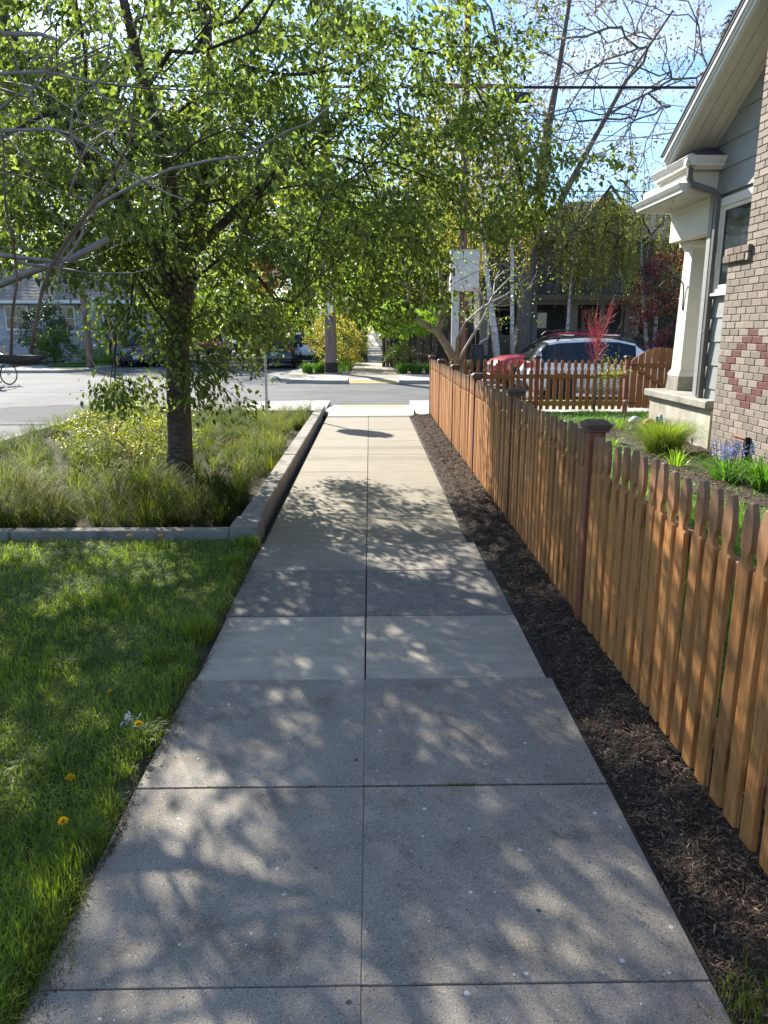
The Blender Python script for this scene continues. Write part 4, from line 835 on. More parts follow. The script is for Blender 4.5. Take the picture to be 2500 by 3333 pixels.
# ============================================================ TREES AND SHRUBS
def tree2(name, label, cat, base, nodes, par, rmin, targets, barkm, twigm, leafm, nleaf, ll, lw, rt=.004, ex=.45, step=.35, sag=.03, jit=.07, turn=.7, droop=.4, spread=.2, full=False, group=None, crown='crown', flat=.5, clip=None, outward=.6, wmax=4, sub=None):
    root = empty(name, base, 0, label, cat, group); B = np.array(base)
    nodes = np.array(nodes, float); Np, Pa, Dn, tips = colonize(nodes, par, targets, step, sag, jit, turn)
    for i in range(len(nodes)):
        pass
    r, w = radii(Pa, tips, rt, ex); r[:len(nodes)] = np.maximum(rmin, r[:len(nodes)]*0+np.array(rmin))
    for i in range(len(nodes), len(r)):      # a child is never thicker than what carries it
        r[i] = min(r[i], r[Pa[i]])
    rel = Np-B; kids = [[] for _ in Pa]
    for i, p in enumerate(Pa):
        if p >= 0: kids[p].append(i)
    thr = max(.03, r[0]*.2); mt, mb = MB(), MB(); stack = [(-1,0)]
    while stack:
        pre, i = stack.pop(); ch = [i] if pre < 0 else [pre, i]; rr = [r[i]] if pre < 0 else [min(r[pre], r[i]*1.2), r[i]]
        while kids[ch[-1]]:
            ks = sorted(kids[ch[-1]], key=lambda q: -r[q])
            for q in ks[1:]: stack.append((ch[-1], q))
            ch.append(ks[0]); rr.append(r[ks[0]])
        k = 0
        while k < len(ch) and rr[k] > thr: k += 1
        if k > 1: _tube(mt, rel, list(zip(ch[:k+1], rr[:k+1])))
        c = list(zip(ch[max(k-1,0):], rr[max(k-1,0):]))
        if len(c) > 1: _tube(mb, rel, c)
    mt.build('trunk', barkm, root, smooth=True)
    if mb.v: mb.build('branches', twigm, root, smooth=True)
    if nleaf:
        cand = np.where(w <= wmax)[0]; cand = cand[cand >= len(nodes)]; pick = rng.choice(cand, nleaf)
        pos = rel[pick] + rng.normal(0, spread, (nleaf,3))*np.array([1,1,.8])
        if clip is not None: kp = clip(pos+B); pos = pos[kp]; pick = pick[kp]
        D = Dn[pick]*outward + rng.normal(0,.6,(len(pos),3)); D[:,2] -= droop; Ls = rng.uniform(.45,1.3,len(pos))*ll
        leaves(crown, pos, D, Ls, Ls*lw/ll, leafm, root, full, flat)
    return root, Np, Pa, Dn, r, w
# --- the young cherry in the rain garden
cb = (-2.22, 8.72, -.12)
nd = [(-2.24,8.72,-.12),(-2.21,8.72,.35),(-2.19,8.72,.9),(-2.17,8.72,1.5),(-2.10,8.72,2.0),(-1.98,8.74,2.5),(-1.80,8.8,3.2),(-1.7,8.8,4.1),(-1.65,8.7,5.2),(-1.75,8.7,6.3),
      (-2.35,8.7,2.6),(-2.85,8.6,3.3),(-3.4,8.5,4.2),(-3.8,8.4,5.2),  (-2.0,8.4,2.5),(-1.9,7.8,3.1),(-1.9,7.0,3.8),(-1.9,6.3,4.6),  (-1.4,8.7,3.0),(-.8,8.7,3.5),(-.1,8.7,4.0),  (-2.9,8.9,2.6),(-3.7,9.0,3.0),(-4.5,9.0,3.4)]
pr = [-1,0,1,2,3,4,5,6,7,8, 4,10,11,12, 4,14,15,16, 5,18,19, 4,21,22]
rm = [.175,.145,.135,.13,.125,.095,.08,.065,.05,.035, .075,.065,.05,.035, .06,.05,.04,.03, .05,.04,.03, .055,.045,.03]
def zbot(x): return np.interp(x, [-7,-4.6,-3.4,-2.8,-2.3,-1.5,-.7,.2,.9,1.4,2.2], [2.9,2.6,2.45,2.05,1.65,1.55,1.8,2.05,2.7,2.9,3.3])
def cherry_shape(P): 
    x, y, z = P; rt_ = 1.55 - .10*max(z-4.4,0)+ .35*math.sin(y*2.1+z*1.7)
    return z > zbot(x)+.18*math.sin(x*5+y*3) and x < rt_ and z > 1.45 + max(0,(7.2-y))*.75
tg = np.concatenate([ell(1900, (-2.7,8.6,5.0), (4.6,4.0,4.3), .2, None, cherry_shape), ell(260, (-2.0,8.4,2.9), (3.6,1.6,1.1), 0, None, cherry_shape), ell(120, (-3.9,8.8,3.6), (1.9,1.6,1.1), 0, None, cherry_shape), ell(120, (-1.0,8.6,3.9), (2.6,1.2,1.0), 0, None, cherry_shape)])
low = np.concatenate([rng.normal((-2.62,8.25,1.12),(.2,.15,.13),(9,3)), rng.normal((-1.75,8.3,1.35),(.14,.15,.17),(12,3)), rng.normal((-2.35,8.2,1.7),(.25,.2,.2),(12,3)), rng.normal((1.75,8.4,3.35),(.35,.3,.25),(20,3)), rng.normal((1.45,8.6,2.9),(.3,.3,.15),(12,3)), rng.normal((.1,8.6,2.0),(.4,.3,.12),(14,3))])
ch = tree2('cherry_tree', 'leafy green cherry tree rising from the grasses of the rain garden', 'tree', cb, nd, pr, rm, np.concatenate([tg, low]), M['bark'], M['bark_twig'], M['leaf_cherry'], 160000, .072, .035, rt=.0032, ex=.44, step=.26, sag=.02, droop=.55, spread=.12, full=True, wmax=3,
    clip=lambda p: ((p[:,2] < 5.3+.43*(p[:,1]-8.6)) | (rng.uniform(0,1,len(p)) < .16)) & (p[:,2] > 1.3+np.maximum(0,(6.9-p[:,1]))*.75) | (p[:,2] < 1.6) & (p[:,1] > 7.5))
# white blossom spikes
k = np.where((ch[5] <= 2))[0]; k = k[k > len(nd)]; k = rng.choice(k, 170); Pb=[]; Db=[]
for i in k:
    b = ch[1][i]-np.array(cb); d = ch[3][i]*.6+np.array([0,0,.3])+rng.normal(0,.3,3); d /= np.linalg.norm(d); L_ = .11
    for t_ in np.linspace(.2,1,14): Pb.append(b+d*L_*t_+rng.normal(0,.008,3)); Db.append(rng.normal(0,1,3))
n=len(Pb); leaves('blossom', np.array(Pb), np.array(Db), np.full(n,.014), np.full(n,.013), M['petal_white'], ch[0])['kind'] = 'stuff'
# --- bare pale-twigged tree standing left of the lawn, branches reaching into the view
lines = {'a':([(-1.8,4.6,2.09),(-1.62,4.6,2.34),(-1.49,4.62,2.43),(-1.27,4.6,2.53),(-1.11,4.6,2.59),(-.86,4.6,2.64),(-.7,4.58,2.65),(-.47,4.6,2.78),(-.33,4.6,2.83),(-.18,4.6,2.94),(-.09,4.62,2.98)],.0125,.003),
 'b':([(-1.88,4.3,2.98),(-1.66,4.3,2.99),(-1.43,4.32,2.95),(-1.18,4.3,2.92),(-.9,4.28,2.9),(-.68,4.3,2.89)],.010,.0025),
 'c':([(-1.92,4.3,2.71),(-1.65,4.3,2.72),(-1.56,4.3,2.7),(-1.37,4.3,2.77),(-1.26,4.3,2.84)],.011,.003),
 'd':([(-1.65,4.3,2.72),(-1.56,4.32,2.7),(-1.42,4.34,2.61),(-1.31,4.3,2.54),(-1.19,4.3,2.47),(-1.07,4.3,2.41),(-.95,4.3,2.37)],.009,.003),
 'e':([(-1.86,4.3,3.16),(-1.66,4.3,3.16),(-1.56,4.3,3.13)],.014,.005),
 'h':([(-2.22,4.8,2.16),(-2.06,4.8,2.09),(-1.88,4.82,2.07),(-1.68,4.8,2.04),(-1.44,4.8,2.04),(-1.31,4.8,2.07)],.013,.004),
 'k':([(-1.89,4.3,2.91),(-1.75,4.3,2.87),(-1.62,4.3,3.06),(-1.36,4.3,3.27)],.009,.003),
 'm':([(-1.9,4.3,2.82),(-1.79,4.3,2.89),(-1.69,4.3,2.94),(-1.35,4.3,3.09)],.008,.003),
 't':([(-1.43,4.3,2.95),(-1.39,4.3,2.89),(-1.34,4.3,2.86)],.008,.004),'n':([(-1.66,4.3,2.99),(-1.52,4.3,3.04),(-1.31,4.3,3.12)],.007,.003),
 'limb':([(-3.1,4.9,1.95),(-2.33,5.0,1.99),(-2.09,5.0,2.08),(-1.85,5.0,2.15),(-1.63,5.0,2.26)],0.027,.021),
 'o':([(-1.72,4.3,2.0),(-1.71,4.3,1.88),(-1.62,4.3,1.69),(-1.52,4.3,1.49)],.004,.002)}
tb = (-3.95, 4.1, 0)
nd2 = [(-3.95,4.1,-.05),(-3.9,4.12,.8),(-3.75,4.2,1.5),(-3.5,4.3,2.1),(-3.3,4.35,2.6),(-3.2,4.3,3.2),(-3.3,4.2,4.2)]; pr2 = [-1,0,1,2,3,4,5]; rm2 = [.13,.11,.10,.085,.07,.05,.03]
for key, (pts_, ra, rb_) in lines.items():
    p0 = pts_[0]; par_ = min(range(2,7), key=lambda q: abs(nd2[q][2]-p0[2])+ (0 if key!='limb' else 0))
    if key == 'limb': par_ = 3
    if key == 't': par_ = nd2.index((-1.43,4.32,2.95)); pts_ = pts_[1:]
    if key == 'd': par_ = nd2.index((-1.65,4.3,2.72)); pts_ = pts_[1:]
    if key == 'n': par_ = nd2.index((-1.66,4.3,2.99)); pts_ = pts_[1:]
    if key == 'o': par_ = nd2.index((-1.88,4.82,2.07)); pts_ = pts_[1:]
    if par_ < 7:
        q0 = np.array(nd2[par_]); q1 = np.array(pts_[0])
        for t_ in (.33,.66): nd2.append(tuple(q0*(1-t_)+q1*t_+np.array([0,0,.05]))); pr2.append(par_); rm2.append(ra*1.1); par_ = len(nd2)-1
    for j, q in enumerate(pts_): nd2.append(q); pr2.append(par_); par_ = len(nd2)-1; rm2.append(ra+(rb_-ra)*j/len(pts_))
tg2 = np.concatenate([ell(260, (-1.75,4.4,2.85), (.8,.8,.8), .1), ell(30,(-1.1,4.5,2.7),(.6,.3,.3),.2), ell(120,(-3.3,4.3,4.6),(2.2,1.6,1.6),.3)])
bt = tree2('bare_tree', 'bare tree with pale winding twigs reaching in from the left over the lawn', 'tree', tb, nd2, pr2, rm2, tg2, M['bark_grey'], M['bark_pale'], None, 0, 0, 0, rt=.0016, ex=.42, step=.09, sag=0, jit=.2, turn=.5)
# two hanging brown stems with the dark bough between them
hb_ = MB(); O = Vector(tb)
f_ = [(-1.2,4.3,2.9),(-1.25,4.3,2.66),(-1.36,4.3,2.48),(-1.51,4.3,2.3),(-1.61,4.3,2.19),(-1.72,4.3,2.04),(-1.78,4.3,1.92),(-1.84,4.3,1.73),(-1.88,4.3,1.58)]
g_ = [(-1.9,4.3,2.72),(-1.93,4.3,2.36),(-1.91,4.3,2.11),(-1.91,4.3,1.97),(-1.96,4.3,1.78),(-1.99,4.3,1.56)]
MB().tube([Vector(p)-O for p in f_], [.006,.007,.008,.010,.011,.011,.010,.010,.009], 8).build('branch', M['bark_brown'], bt[0], True)
MB().tube([Vector(p)-O for p in g_], [.004,.006,.007,.007,.008,.008], 8).build('branch', M['bark_brown'], bt[0], True)
MB().tube([Vector(p)-O for p in [(-3.78,4.15,1.4),(-3.0,4.25,1.5),(-2.4,4.3,1.535),(-2.1,4.3,1.55),(-1.95,4.3,1.545),(-1.86,4.3,1.55),(-1.8,4.3,1.56)]], [.05,.04,.03,.027,.026,.02,.008], 9).build('branch', M['bark_twig'], bt[0], True)
# --- crooked lichen-grown tree on the verge
cb3 = (2.15,17.9,-.03)
nd3 = [(2.3,17.9,-.03),(2.22,17.9,.5),(2.02,17.8,.95),(1.78,17.7,1.35),(1.55,17.6,1.68),(1.2,17.5,1.88),(.98,17.5,1.98),(.86,17.5,2.2),(.9,17.5,2.6),(.8,17.4,3.0),
       (1.62,17.6,1.95),(1.68,17.6,2.3),(1.6,17.6,2.8),(1.55,17.6,3.3), (2.0,17.7,1.5),(2.2,17.7,1.9),(2.6,17.7,2.25),(3.1,17.7,2.5),(3.6,17.7,2.9), (2.2,17.8,1.3),(2.6,17.7,2.0),(2.8,17.7,2.5),(3.2,17.7,2.9), (1.3,17.6,2.2),(1.05,17.6,2.7)]
pr3 = [-1,0,1,2,3,4,5,6,7,8, 4,10,11,12, 2,14,15,16,17, 2,19,20,21, 10,23]
rm3 = [.13,.11,.10,.09,.08,.065,.06,.05,.04,.025, .06,.06,.045,.03, .035,.028,.022,.016,.01, .03,.025,.018,.012, .025,.018]
tree2('crooked_tree', 'crooked lichen covered small tree just beyond the far fence corner', 'tree', cb3, nd3, pr3, rm3, np.concatenate([ell(90,(2.6,17.7,2.6),(1.4,.8,.9),.3), ell(110,(1.0,17.5,3.4),(1.0,.9,.9),.3)]), M['bark_lichen'], M['bark_pale'], M['leaf_lime'], 900, .06, .035, rt=.004, ex=.4, step=.14, jit=.12, sag=0)
# --- coral bark sapling in the yard
cb4 = (4.57,15.35,.08)
nd4 = [(4.57,15.35,.08),(4.58,15.35,.6),(4.56,15.35,1.1),(4.55,15.35,1.5)]
cs = [empty('coral_bark_maple', cb4, 0, 'young red twigged maple sapling with a thin trunk before the yard fence', 'sapling')]
MB().tube([Vector(p)-Vector(cb4) for p in nd4], [.026,.021,.017,.012], 8).build('trunk', M['bark_lichen'], cs[0], True)
tw = MB(); root_z = np.linspace(.85,1.42,30)
for z0_ in root_z:
    a = rng.uniform(0,6.28); sp_ = rng.uniform(.25,.75); Lb = rng.uniform(.55,1.0); d = np.array([math.cos(a)*sp_, math.sin(a)*sp_*.7, 1.0]); d /= np.linalg.norm(d)
    b = np.array([-.015,0,z0_]); pts_ = [b]; 
    for q in range(5): d = d+rng.normal(0,.10,3)+np.array([0,0,.05]); d /= np.linalg.norm(d); pts_.append(pts_[-1]+d*Lb*.2)
    tw.tube(pts_, [.0062,.005,.004,.0033,.0026,.0018], 4)
    for q in range(rng.integers(5,9)):
        k_ = rng.integers(1,5); e = d+rng.normal(0,.5,3); e /= np.linalg.norm(e); p_ = pts_[k_]; l_ = rng.uniform(.1,.3); tw.tube([p_, p_+e*l_*.5, p_+e*l_+np.array([0,0,.03])], [.003,.0022,.0014], 3)
tw.build('twigs', M['coral'], cs[0])
P = np.concatenate([rng.normal((.22,0,.75),(.14,.1,.28),(260,3)), rng.normal((.42,0,.82),(.16,.1,.05),(160,3))]); leaves('leaf', P, rng.normal(0,1,P.shape)+(0,0,-.3), np.full(len(P),.045), np.full(len(P),.022), M['leaf_yellow'], cs[0])['kind']='stuff'
for i in range(9):
    a = rng.uniform(.2,.5); MB().tube([(0,0,.3+.08*i),(a*.4,.02,.5+.06*i),(a,.0,.62+.07*i)],[.006,.004,.002],4).build('twig', M['bark_lichen'], cs[0])
# --- big budding maple across the street
mb_ = (7.35,36,0)
ndm = [(7.35,36,-.1),(7.3,36,1.2),(7.3,36,3.0),(7.4,36,4.6),(7.6,36,7.0),(7.75,36,9.5),(8.2,36,12.5),(8.7,36,16.5), (7.0,36,6.2),(6.6,36,8.8),(6.0,36,12),(5.2,36,15), (8.3,36,6.8),(9.6,36,9.3),(11.2,36,12.3),(13.0,36,15.0), (8.6,36,4.6),(9.6,36,5.6),(10.2,36,6.4),(6.6,36,3.9),(5.6,36,4.9),(5.0,36,6.5), (10.4,36,10.9),(12.2,36,11.8),(13.6,36,12.3)]
prm = [-1,0,1,2,3,4,5,6, 3,8,9,10, 4,12,13,14, 2,16,17, 2,19,20, 13,22,23]
rmm = [.62,.52,.46,.40,.27,.20,.12,.06, .18,.13,.09,.05, .17,.12,.08,.045, .10,.07,.04, .10,.07,.04, .06,.045,.03]
mp_ = tree2('maple_tree', 'tall budding maple with bare upper limbs against the sky across the street', 'tree', mb_, ndm, prm, rmm, np.concatenate([ell(620,(9.0,36,13.0),(6.6,4.5,6.2),.3), ell(300,(10.5,36,12.5),(5,3,5),.3), ell(90,(8,35.5,5.2),(3.6,2,1.8),.3)]), M['bark_grey'], M['bark_grey'], M['leaf_bud'], 9000, .16, .08, rt=.0085, ex=.38, step=.8, jit=.07, sag=-.01, turn=.5, droop=.3, spread=.2)
# --- weeping birches
def birch(label, base, stems, crown_c, crown_r, nt_, leafm, ns, slen, seed_r=.12, name='birch_tree', barkm='birch', group=None, lsz=.085):
    root = empty(name, base, 0, label, 'tree', group); B = np.array(base)
    for st in stems: MB().tube([Vector(p)-Vector(base) for p in st], list(np.linspace(seed_r,.035,len(st))), 9).build('trunk', M[barkm], root, True)
    nodes = [stems[0][0]]; par = [-1]
    for st in stems:
        p = 0
        for q in st[1:]: nodes.append(q); par.append(p); p = len(nodes)-1
    tg = ell(nt_, crown_c, crown_r, .2); Np, Pa, Dn, tips = colonize(np.array(nodes,float), par, tg, .5, 0, .08, .7); r, w = radii(Pa, tips, .010, .42)
    mb = MB(); kids = [[] for _ in Pa]
    for i,p in enumerate(Pa):
        if p >= len(nodes) or (i >= len(nodes)): mb_seg = [(p, r[p] if p>=len(nodes) else r[i]), (i, r[i])]; _tube(mb, Np-B, mb_seg)
    mb.build('branches', M['bark_twig'], root)
    st = rng.choice(np.arange(len(nodes), len(Np)), ns); Ls = rng.uniform(.3,1,ns)*slen; P=[]; smb = MB()
    for i, L_ in zip(st, Ls):
        p = Np[i]-B+rng.normal(0,.12,3); dx, dy = rng.normal(0,.08,2); m = int(L_/.07)+2
        t_ = np.linspace(0,1,m)[:,None]; q = p + np.concatenate([dx*t_, dy*t_, -L_*t_],1) + rng.normal(0,.045,(m,3)); P.append(q)
        smb.tube([p, p+np.array([dx/2,dy/2,-L_/2]), p+np.array([dx,dy,-L_])], .006, 3, False)
    smb.build('hanging_twigs', M['bark_brown'], root); P = np.concatenate(P); n = len(P); D = rng.normal(0,.5,(n,3)); D[:,2] -= .8
    P = P[P[:,2] > .3]; n=len(P); leaves('crown', P, D[:n], rng.uniform(.6,1.3,n)*lsz, rng.uniform(.5,1,n)*lsz*.75, leafm, root)
    return root
birch('white barked birch right behind the pole mounted cabinet', (5.57,33,0), [[(5.57,33,-.1),(5.35,33,1.6),(5.13,33,2.9),(4.85,33,4.6),(4.6,33,7.0),(4.55,33,9.5)]], (4.4,33.5,8.2), (2.6,2.0,3.4), 110, M['leaf_gold'], 300, 2.4, .17)
birch('slim white birch close to the left of the big maple trunk', (6.36,34,0), [[(6.36,34,-.1),(6.25,34,2.4),(6.17,34,4.7),(5.95,34,7.6),(5.9,34,10.5)]], (6.2,34.5,8.2), (2.2,2.0,3.4), 90, M['leaf_gold'], 230, 2.2, .11)
birch('twin stemmed weeping birch with bright white trunks behind the gate', (12.6,34,0), [[(12.55,34,-.1),(12.2,34,1.6),(11.85,34,3.9),(11.5,34,7.0)],[(12.62,34,-.1),(12.62,34,2.0),(12.45,34,4.3),(12.8,34,7.2)]], (11.7,33.6,6.3), (2.9,2.0,2.0), 120, M['leaf_birch'], 460, 2.3, .12)
birch('shaded grey birch standing left of the twin white trunks', (10.6,35,0), [[(10.65,35,-.1),(10.5,35,3),(10.3,35,6)]], (9.9,35,6.0), (1.8,1.6,1.6), 60, M['leaf_birch'], 230, 2.6, .2, barkm='bark_grey')
# --- shrubs and other trees: clouds of leaves on a small skeleton
def bush(label, base, c, rad, nt_, leafm, nl, sz, asp=.5, name='shrub', cat='shrub', barkm='bark_twig', group=None, droop=.2, spread=.12, twig=.006, zc=.05, ex=.4, sh=None, flat=.5):
    B = (base[0],base[1],base[2]); nodes = [B, (B[0],B[1],B[2]+max(.15,(c[2]-B[2]-rad[2]*.6)))]
    tg = ell(nt_, c, rad, .35, base[2]+zc, sh)
    return tree2(name, label, cat, B, nodes, [-1,0], [twig*5, twig*4], tg, M[barkm], M[barkm], leafm, nl, sz, sz*asp, rt=twig, ex=ex, step=max(rad)*.18, jit=.1, droop=droop, spread=spread, group=group, wmax=6, flat=flat)
bush('bright lime weeping maple arching beside the far walk', (1.75,33.4,0), (1.35,33.3,2.15), (1.75,1.4,.72), 130, M['leaf_lime'], 15000, .09, .5, 'weeping_maple', 'tree', droop=1.3, spread=.13, zc=1.3, twig=.012)
bush('maroon and green photinia shrub behind the twin birch trunks', (12.9,33.0,0), (12.8,33.2,2.7), (1.75,1.3,2.6), 160, M['leaf_red'], 8500, .13, .45, 'photinia_shrub', spread=.2)
bush('dull green evergreen shrub mixed against the maroon photinia', (13.6,33.8,0), (13.6,34.0,2.5), (1.7,1.2,2.4), 120, M['leaf_mid'], 7000, .12, .45, 'evergreen_shrub', spread=.2)
bush('pale yellow flowering bush right behind the poster pole', (-1.5,34.2,0), (-1.55,34.2,1.25), (1.35,1.1,1.2), 150, M['leaf_gold'], 6500, .075, .55, 'flowering_bush', spread=.1)
bush('loose pale green bush between the poster pole and the far walk', (-.9,35.6,0), (-.95,35.6,1.1), (.95,1.0,1.1), 110, M['leaf_birch'], 4200, .075, .5, 'flowering_bush', spread=.1)
bush('silvery evergreen shrub tall behind the yellow flowering bush', (-1.9,37.5,0), (-1.9,37.5,1.9), (1.1,1.1,1.5), 90, M['leaf_mid'], 5000, .11, .4, 'evergreen_shrub', spread=.14)
bush('pinkish budding shrub among the irises beside the far walk', (2.2,32.6,0), (2.2,32.6,.75), (.6,.5,.65), 90, M['leaf_bud'], 1700, .055, .5, 'pink_shrub', spread=.06)
bush('small glossy shrub in the shade behind the pink shrub', (1.3,35.6,0), (1.5,35.8,.6), (.8,.8,.6), 70, M['leaf_mid'], 2500, .08, .5, 'low_shrub', spread=.1)
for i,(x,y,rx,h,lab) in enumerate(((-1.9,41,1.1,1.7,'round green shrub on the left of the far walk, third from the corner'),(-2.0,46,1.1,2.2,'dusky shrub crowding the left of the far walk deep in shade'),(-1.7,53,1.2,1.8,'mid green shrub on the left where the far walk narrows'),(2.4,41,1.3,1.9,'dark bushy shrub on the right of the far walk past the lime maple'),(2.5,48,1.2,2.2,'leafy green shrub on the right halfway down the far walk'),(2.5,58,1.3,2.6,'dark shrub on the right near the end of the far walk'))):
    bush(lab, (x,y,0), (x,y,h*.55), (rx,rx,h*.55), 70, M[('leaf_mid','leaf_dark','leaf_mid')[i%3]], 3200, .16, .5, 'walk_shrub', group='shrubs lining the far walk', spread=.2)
# rhododendron, garden shrubs at the left house
bush('tall dark rhododendron against the grey left house', (-16.9,40.5,0), (-16.8,40.5,1.7), (1.2,1.0,1.5), 100, M['leaf_dark'], 5200, .16, .35, 'rhododendron', spread=.16)
bush('light green shrub before the left house beside the wooden post', (-15.9,39.0,0), (-15.9,39,.9), (1.1,.8,.9), 90, M['leaf_mid'], 3200, .12, .5, 'garden_shrub', spread=.14)
bush('low yellow green shrub at the foot of the left house', (-14.6,40.2,0), (-14.4,40.2,.45), (1.1,.7,.45), 60, M['leaf_lime'], 1500, .1, .5, 'garden_shrub', spread=.12)
bush('bare branching shrub against the grey wall right of the post', (-13.9,41.5,0), (-13.7,41.5,1.6), (1.6,.9,1.5), 110, M['leaf_brown'], 900, .08, .5, 'bare_shrub', spread=.15, twig=.012)
bush('low dark shrub in the bed at the far left corner', (-19.5,38.2,0), (-19.5,38.2,.6), (1.6,.8,.6), 70, M['leaf_dark'], 2600, .13, .5, 'garden_shrub', spread=.14)
# --- background trees, each its own
def bgtree(label, x, y, h, rx, leafm, nl, sz, nt_=190, zlow=.3, name='street_tree', barkm='bark_grey', trunk=.28, twig=.018, droop=.4, spread=.5, lean=0, group='trees beyond the crossing', ry=None):
    zt = h*zlow; nodes = [(x,y,-.1),(x+lean*.3,y,zt*.6),(x+lean*.6,y,zt),(x+lean*.8,y,h*.5),(x+lean,y,h*.75)]
    tg = ell(nt_, (x+lean,y,(h+zt)/2), (rx,ry or rx*.9,(h-zt)/2), .3)
    return tree2(name, label, 'tree', (x,y,0), nodes, [-1,0,1,2,3], [trunk,trunk*.85,trunk*.8,trunk*.5,trunk*.3], tg, M[barkm], M['bark_twig'], leafm, nl, sz, sz*.55, rt=twig, ex=.42, step=.7, jit=.1, droop=droop, spread=spread, wmax=5, group=group)
bgtree('grey trunked budding tree in front of the left house wall', -10.9,43.5,11,3.6, M['leaf_brown'], 4500, .17, 260)
bgtree('bare brownish tree over the row of cars on the left', -14.5,54,13,5.0, M['leaf_brown'], 7000, .2, 260)
bgtree('tall pale green tree rising beyond the left house roof', -30,66,19,7, M['leaf_birch'], 10000, .34, 240)
bgtree('fresh green tree beyond the stop sign down the street', -2.2,56,11,4.2, M['leaf_lime'], 10000, .2, 200, zlow=.32, spread=.5)
bgtree('yellow green tree behind the poster pole top', -.4,44,9,3.0, M['leaf_lime'], 7500, .16, 170, zlow=.42)
bgtree('tall green street tree far down the left kerb', -16,72,17,6.5, M['leaf_mid'], 8000, .34, 200)
bgtree('broad pale tree closing the end of the street', -8,100,19,9, M['leaf_brown'], 8000, .5, 200)
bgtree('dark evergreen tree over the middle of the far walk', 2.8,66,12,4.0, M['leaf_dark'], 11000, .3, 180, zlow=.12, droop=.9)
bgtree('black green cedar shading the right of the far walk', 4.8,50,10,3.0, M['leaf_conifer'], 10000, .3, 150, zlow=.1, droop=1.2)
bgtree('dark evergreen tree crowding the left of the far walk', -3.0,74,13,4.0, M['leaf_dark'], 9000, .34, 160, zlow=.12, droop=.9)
bgtree('green gold tree behind the white cabinet', 3.6,38.5,8.2,2.6, M['leaf_birch'], 7000, .13, 170, zlow=.3)
bgtree('pale tree towering behind the middle of the canopy', -12,78,25,8, M['leaf_birch'], 15000, .45, 220, zlow=.4)
bgtree('light green tree behind the upper left canopy', -25,68,24,9, M['leaf_birch'], 16000, .42, 220, zlow=.45)
bgtree('budding tree standing far behind the cabinet pole', 1.5,58,15,4.5, M['leaf_brown'], 6000, .24, 240, zlow=.4)
bgtree('tall thin golden birch rising above the dark house', 4.6,44,15,2.8, M['leaf_gold'], 8000, .16, 180, zlow=.4, droop=1.2)
# conifer at the right
ct = empty('conifer_tree', (19.8,45,0), 0, 'tall dark conifer rising behind the eave of the grey house', 'tree'); MB().cyl((0,0,-.1),(0,0,18.5),.35,.03).build('trunk', M['bark_grey'], ct)
P=[];D=[];bm_=MB()
for i in range(520):
    z = 1.5+17*rng.uniform(0,1)**1.2; a = rng.uniform(0,6.283); R_ = (18.9-z)*.24*rng.uniform(.75,1.1)+.2; q = rng.integers(22,34)
    t_ = rng.uniform(.25,1,q)[:,None]; d = np.array([math.cos(a),math.sin(a),0]); p = np.array([0,0,z])+d*R_*t_+np.array([0,0,1.])*(.25*R_*t_-.5*R_*t_**2)+rng.normal(0,.09,(q,3)); P.append(p); D.append(np.tile(d*.7+np.array([0,0,-.5]),(q,1))+rng.normal(0,.35,(q,3)))
    bm_.tube([(0,0,z),tuple(np.array([0,0,z])+d*R_*.9-np.array([0,0,.2*R_]))],.03,4,False)
bm_.build('branches', M['bark_twig'], ct); P=np.concatenate(P); D=np.concatenate(D); n=len(P); leaves('crown', P, D, rng.uniform(.3,.6,n), rng.uniform(.06,.12,n), M['leaf_conifer'], ct)
birch('green birch spreading before the upper windows of the dark house', (9.0,35.2,0), [[(9.0,35.2,-.1),(9.05,35.2,3),(9.2,35.2,6)]], (9.4,35.0,6.3), (2.2,1.4,1.7), 90, M['leaf_birch'], 330, 1.8, .10)
# far wood closing the horizon
n = 60000; a = rng.uniform(-1.25,1.25,n); dd = rng.uniform(120,190,n); X = dd*np.sin(a); Y = dd*np.cos(a); top = 9+3.5*np.sin(a*23)+2.5*np.sin(a*61+1)+2*np.sin(a*131)
kp = ~((np.abs(X-.2) < 2.2)); X=X[kp];Y=Y[kp];top=top[kp]; n=len(X)
Z = rng.uniform(0,1,n)**.8*top; far = leaves('distant_wood', np.stack([X,Y,Z],1), rng.normal(0,1,(n,3))-(0,0,.3), rng.uniform(.8,2.0,n), rng.uniform(.5,1.2,n), M['leaf_mid']); far['kind']='stuff'
# shrub in the rain garden
bush('yellow leaved twiggy shrub among the rain garden grasses', (-3.05,9.5,-.12), (-3.05,9.55,.42), (.85,.75,.46), 260, M['leaf_yellow'], 9000, .03, .6, 'yellow_shrub', spread=.045, zc=.12, twig=.0022, barkm='bark_brown')

# ============================================================ CARS
def paint(name, c, metal=.3): return mat(name, [(0, c)], rough=.28, metal=metal, spec=.6, coat=.8)
def wheel_meshes():
    ty = MB().lathe([(.19,-.10),(.30,-.105),(.335,-.08),(.345,-.03),(.345,.03),(.335,.08),(.30,.105),(.19,.10)], axis='Y', n=28)
    rm_ = MB().lathe([(.205,-.075),(.205,.06),(.19,.085),(.17,.045),(.06,.04),(.05,.06),(.0,.06)], axis='Y', n=24)
    sp = MB()
    for k in range(5):
        a = k*2*math.pi/5; q = Matrix.Rotation(-a, 3, 'Y'); sp.box((.03,.045,-.022),(.19,.075,.022), None); 
        v = sp.v[-8:]; sp.v[-8:] = [tuple(q @ Vector(p)) for p in v]
    return ty.mesh('tyre', M['tyre'], True), rm_.mesh('rim', plain('rim_inner', (.05,.05,.055), .5, .5)), sp.mesh('spokes', M['rim'])
WM = wheel_meshes()
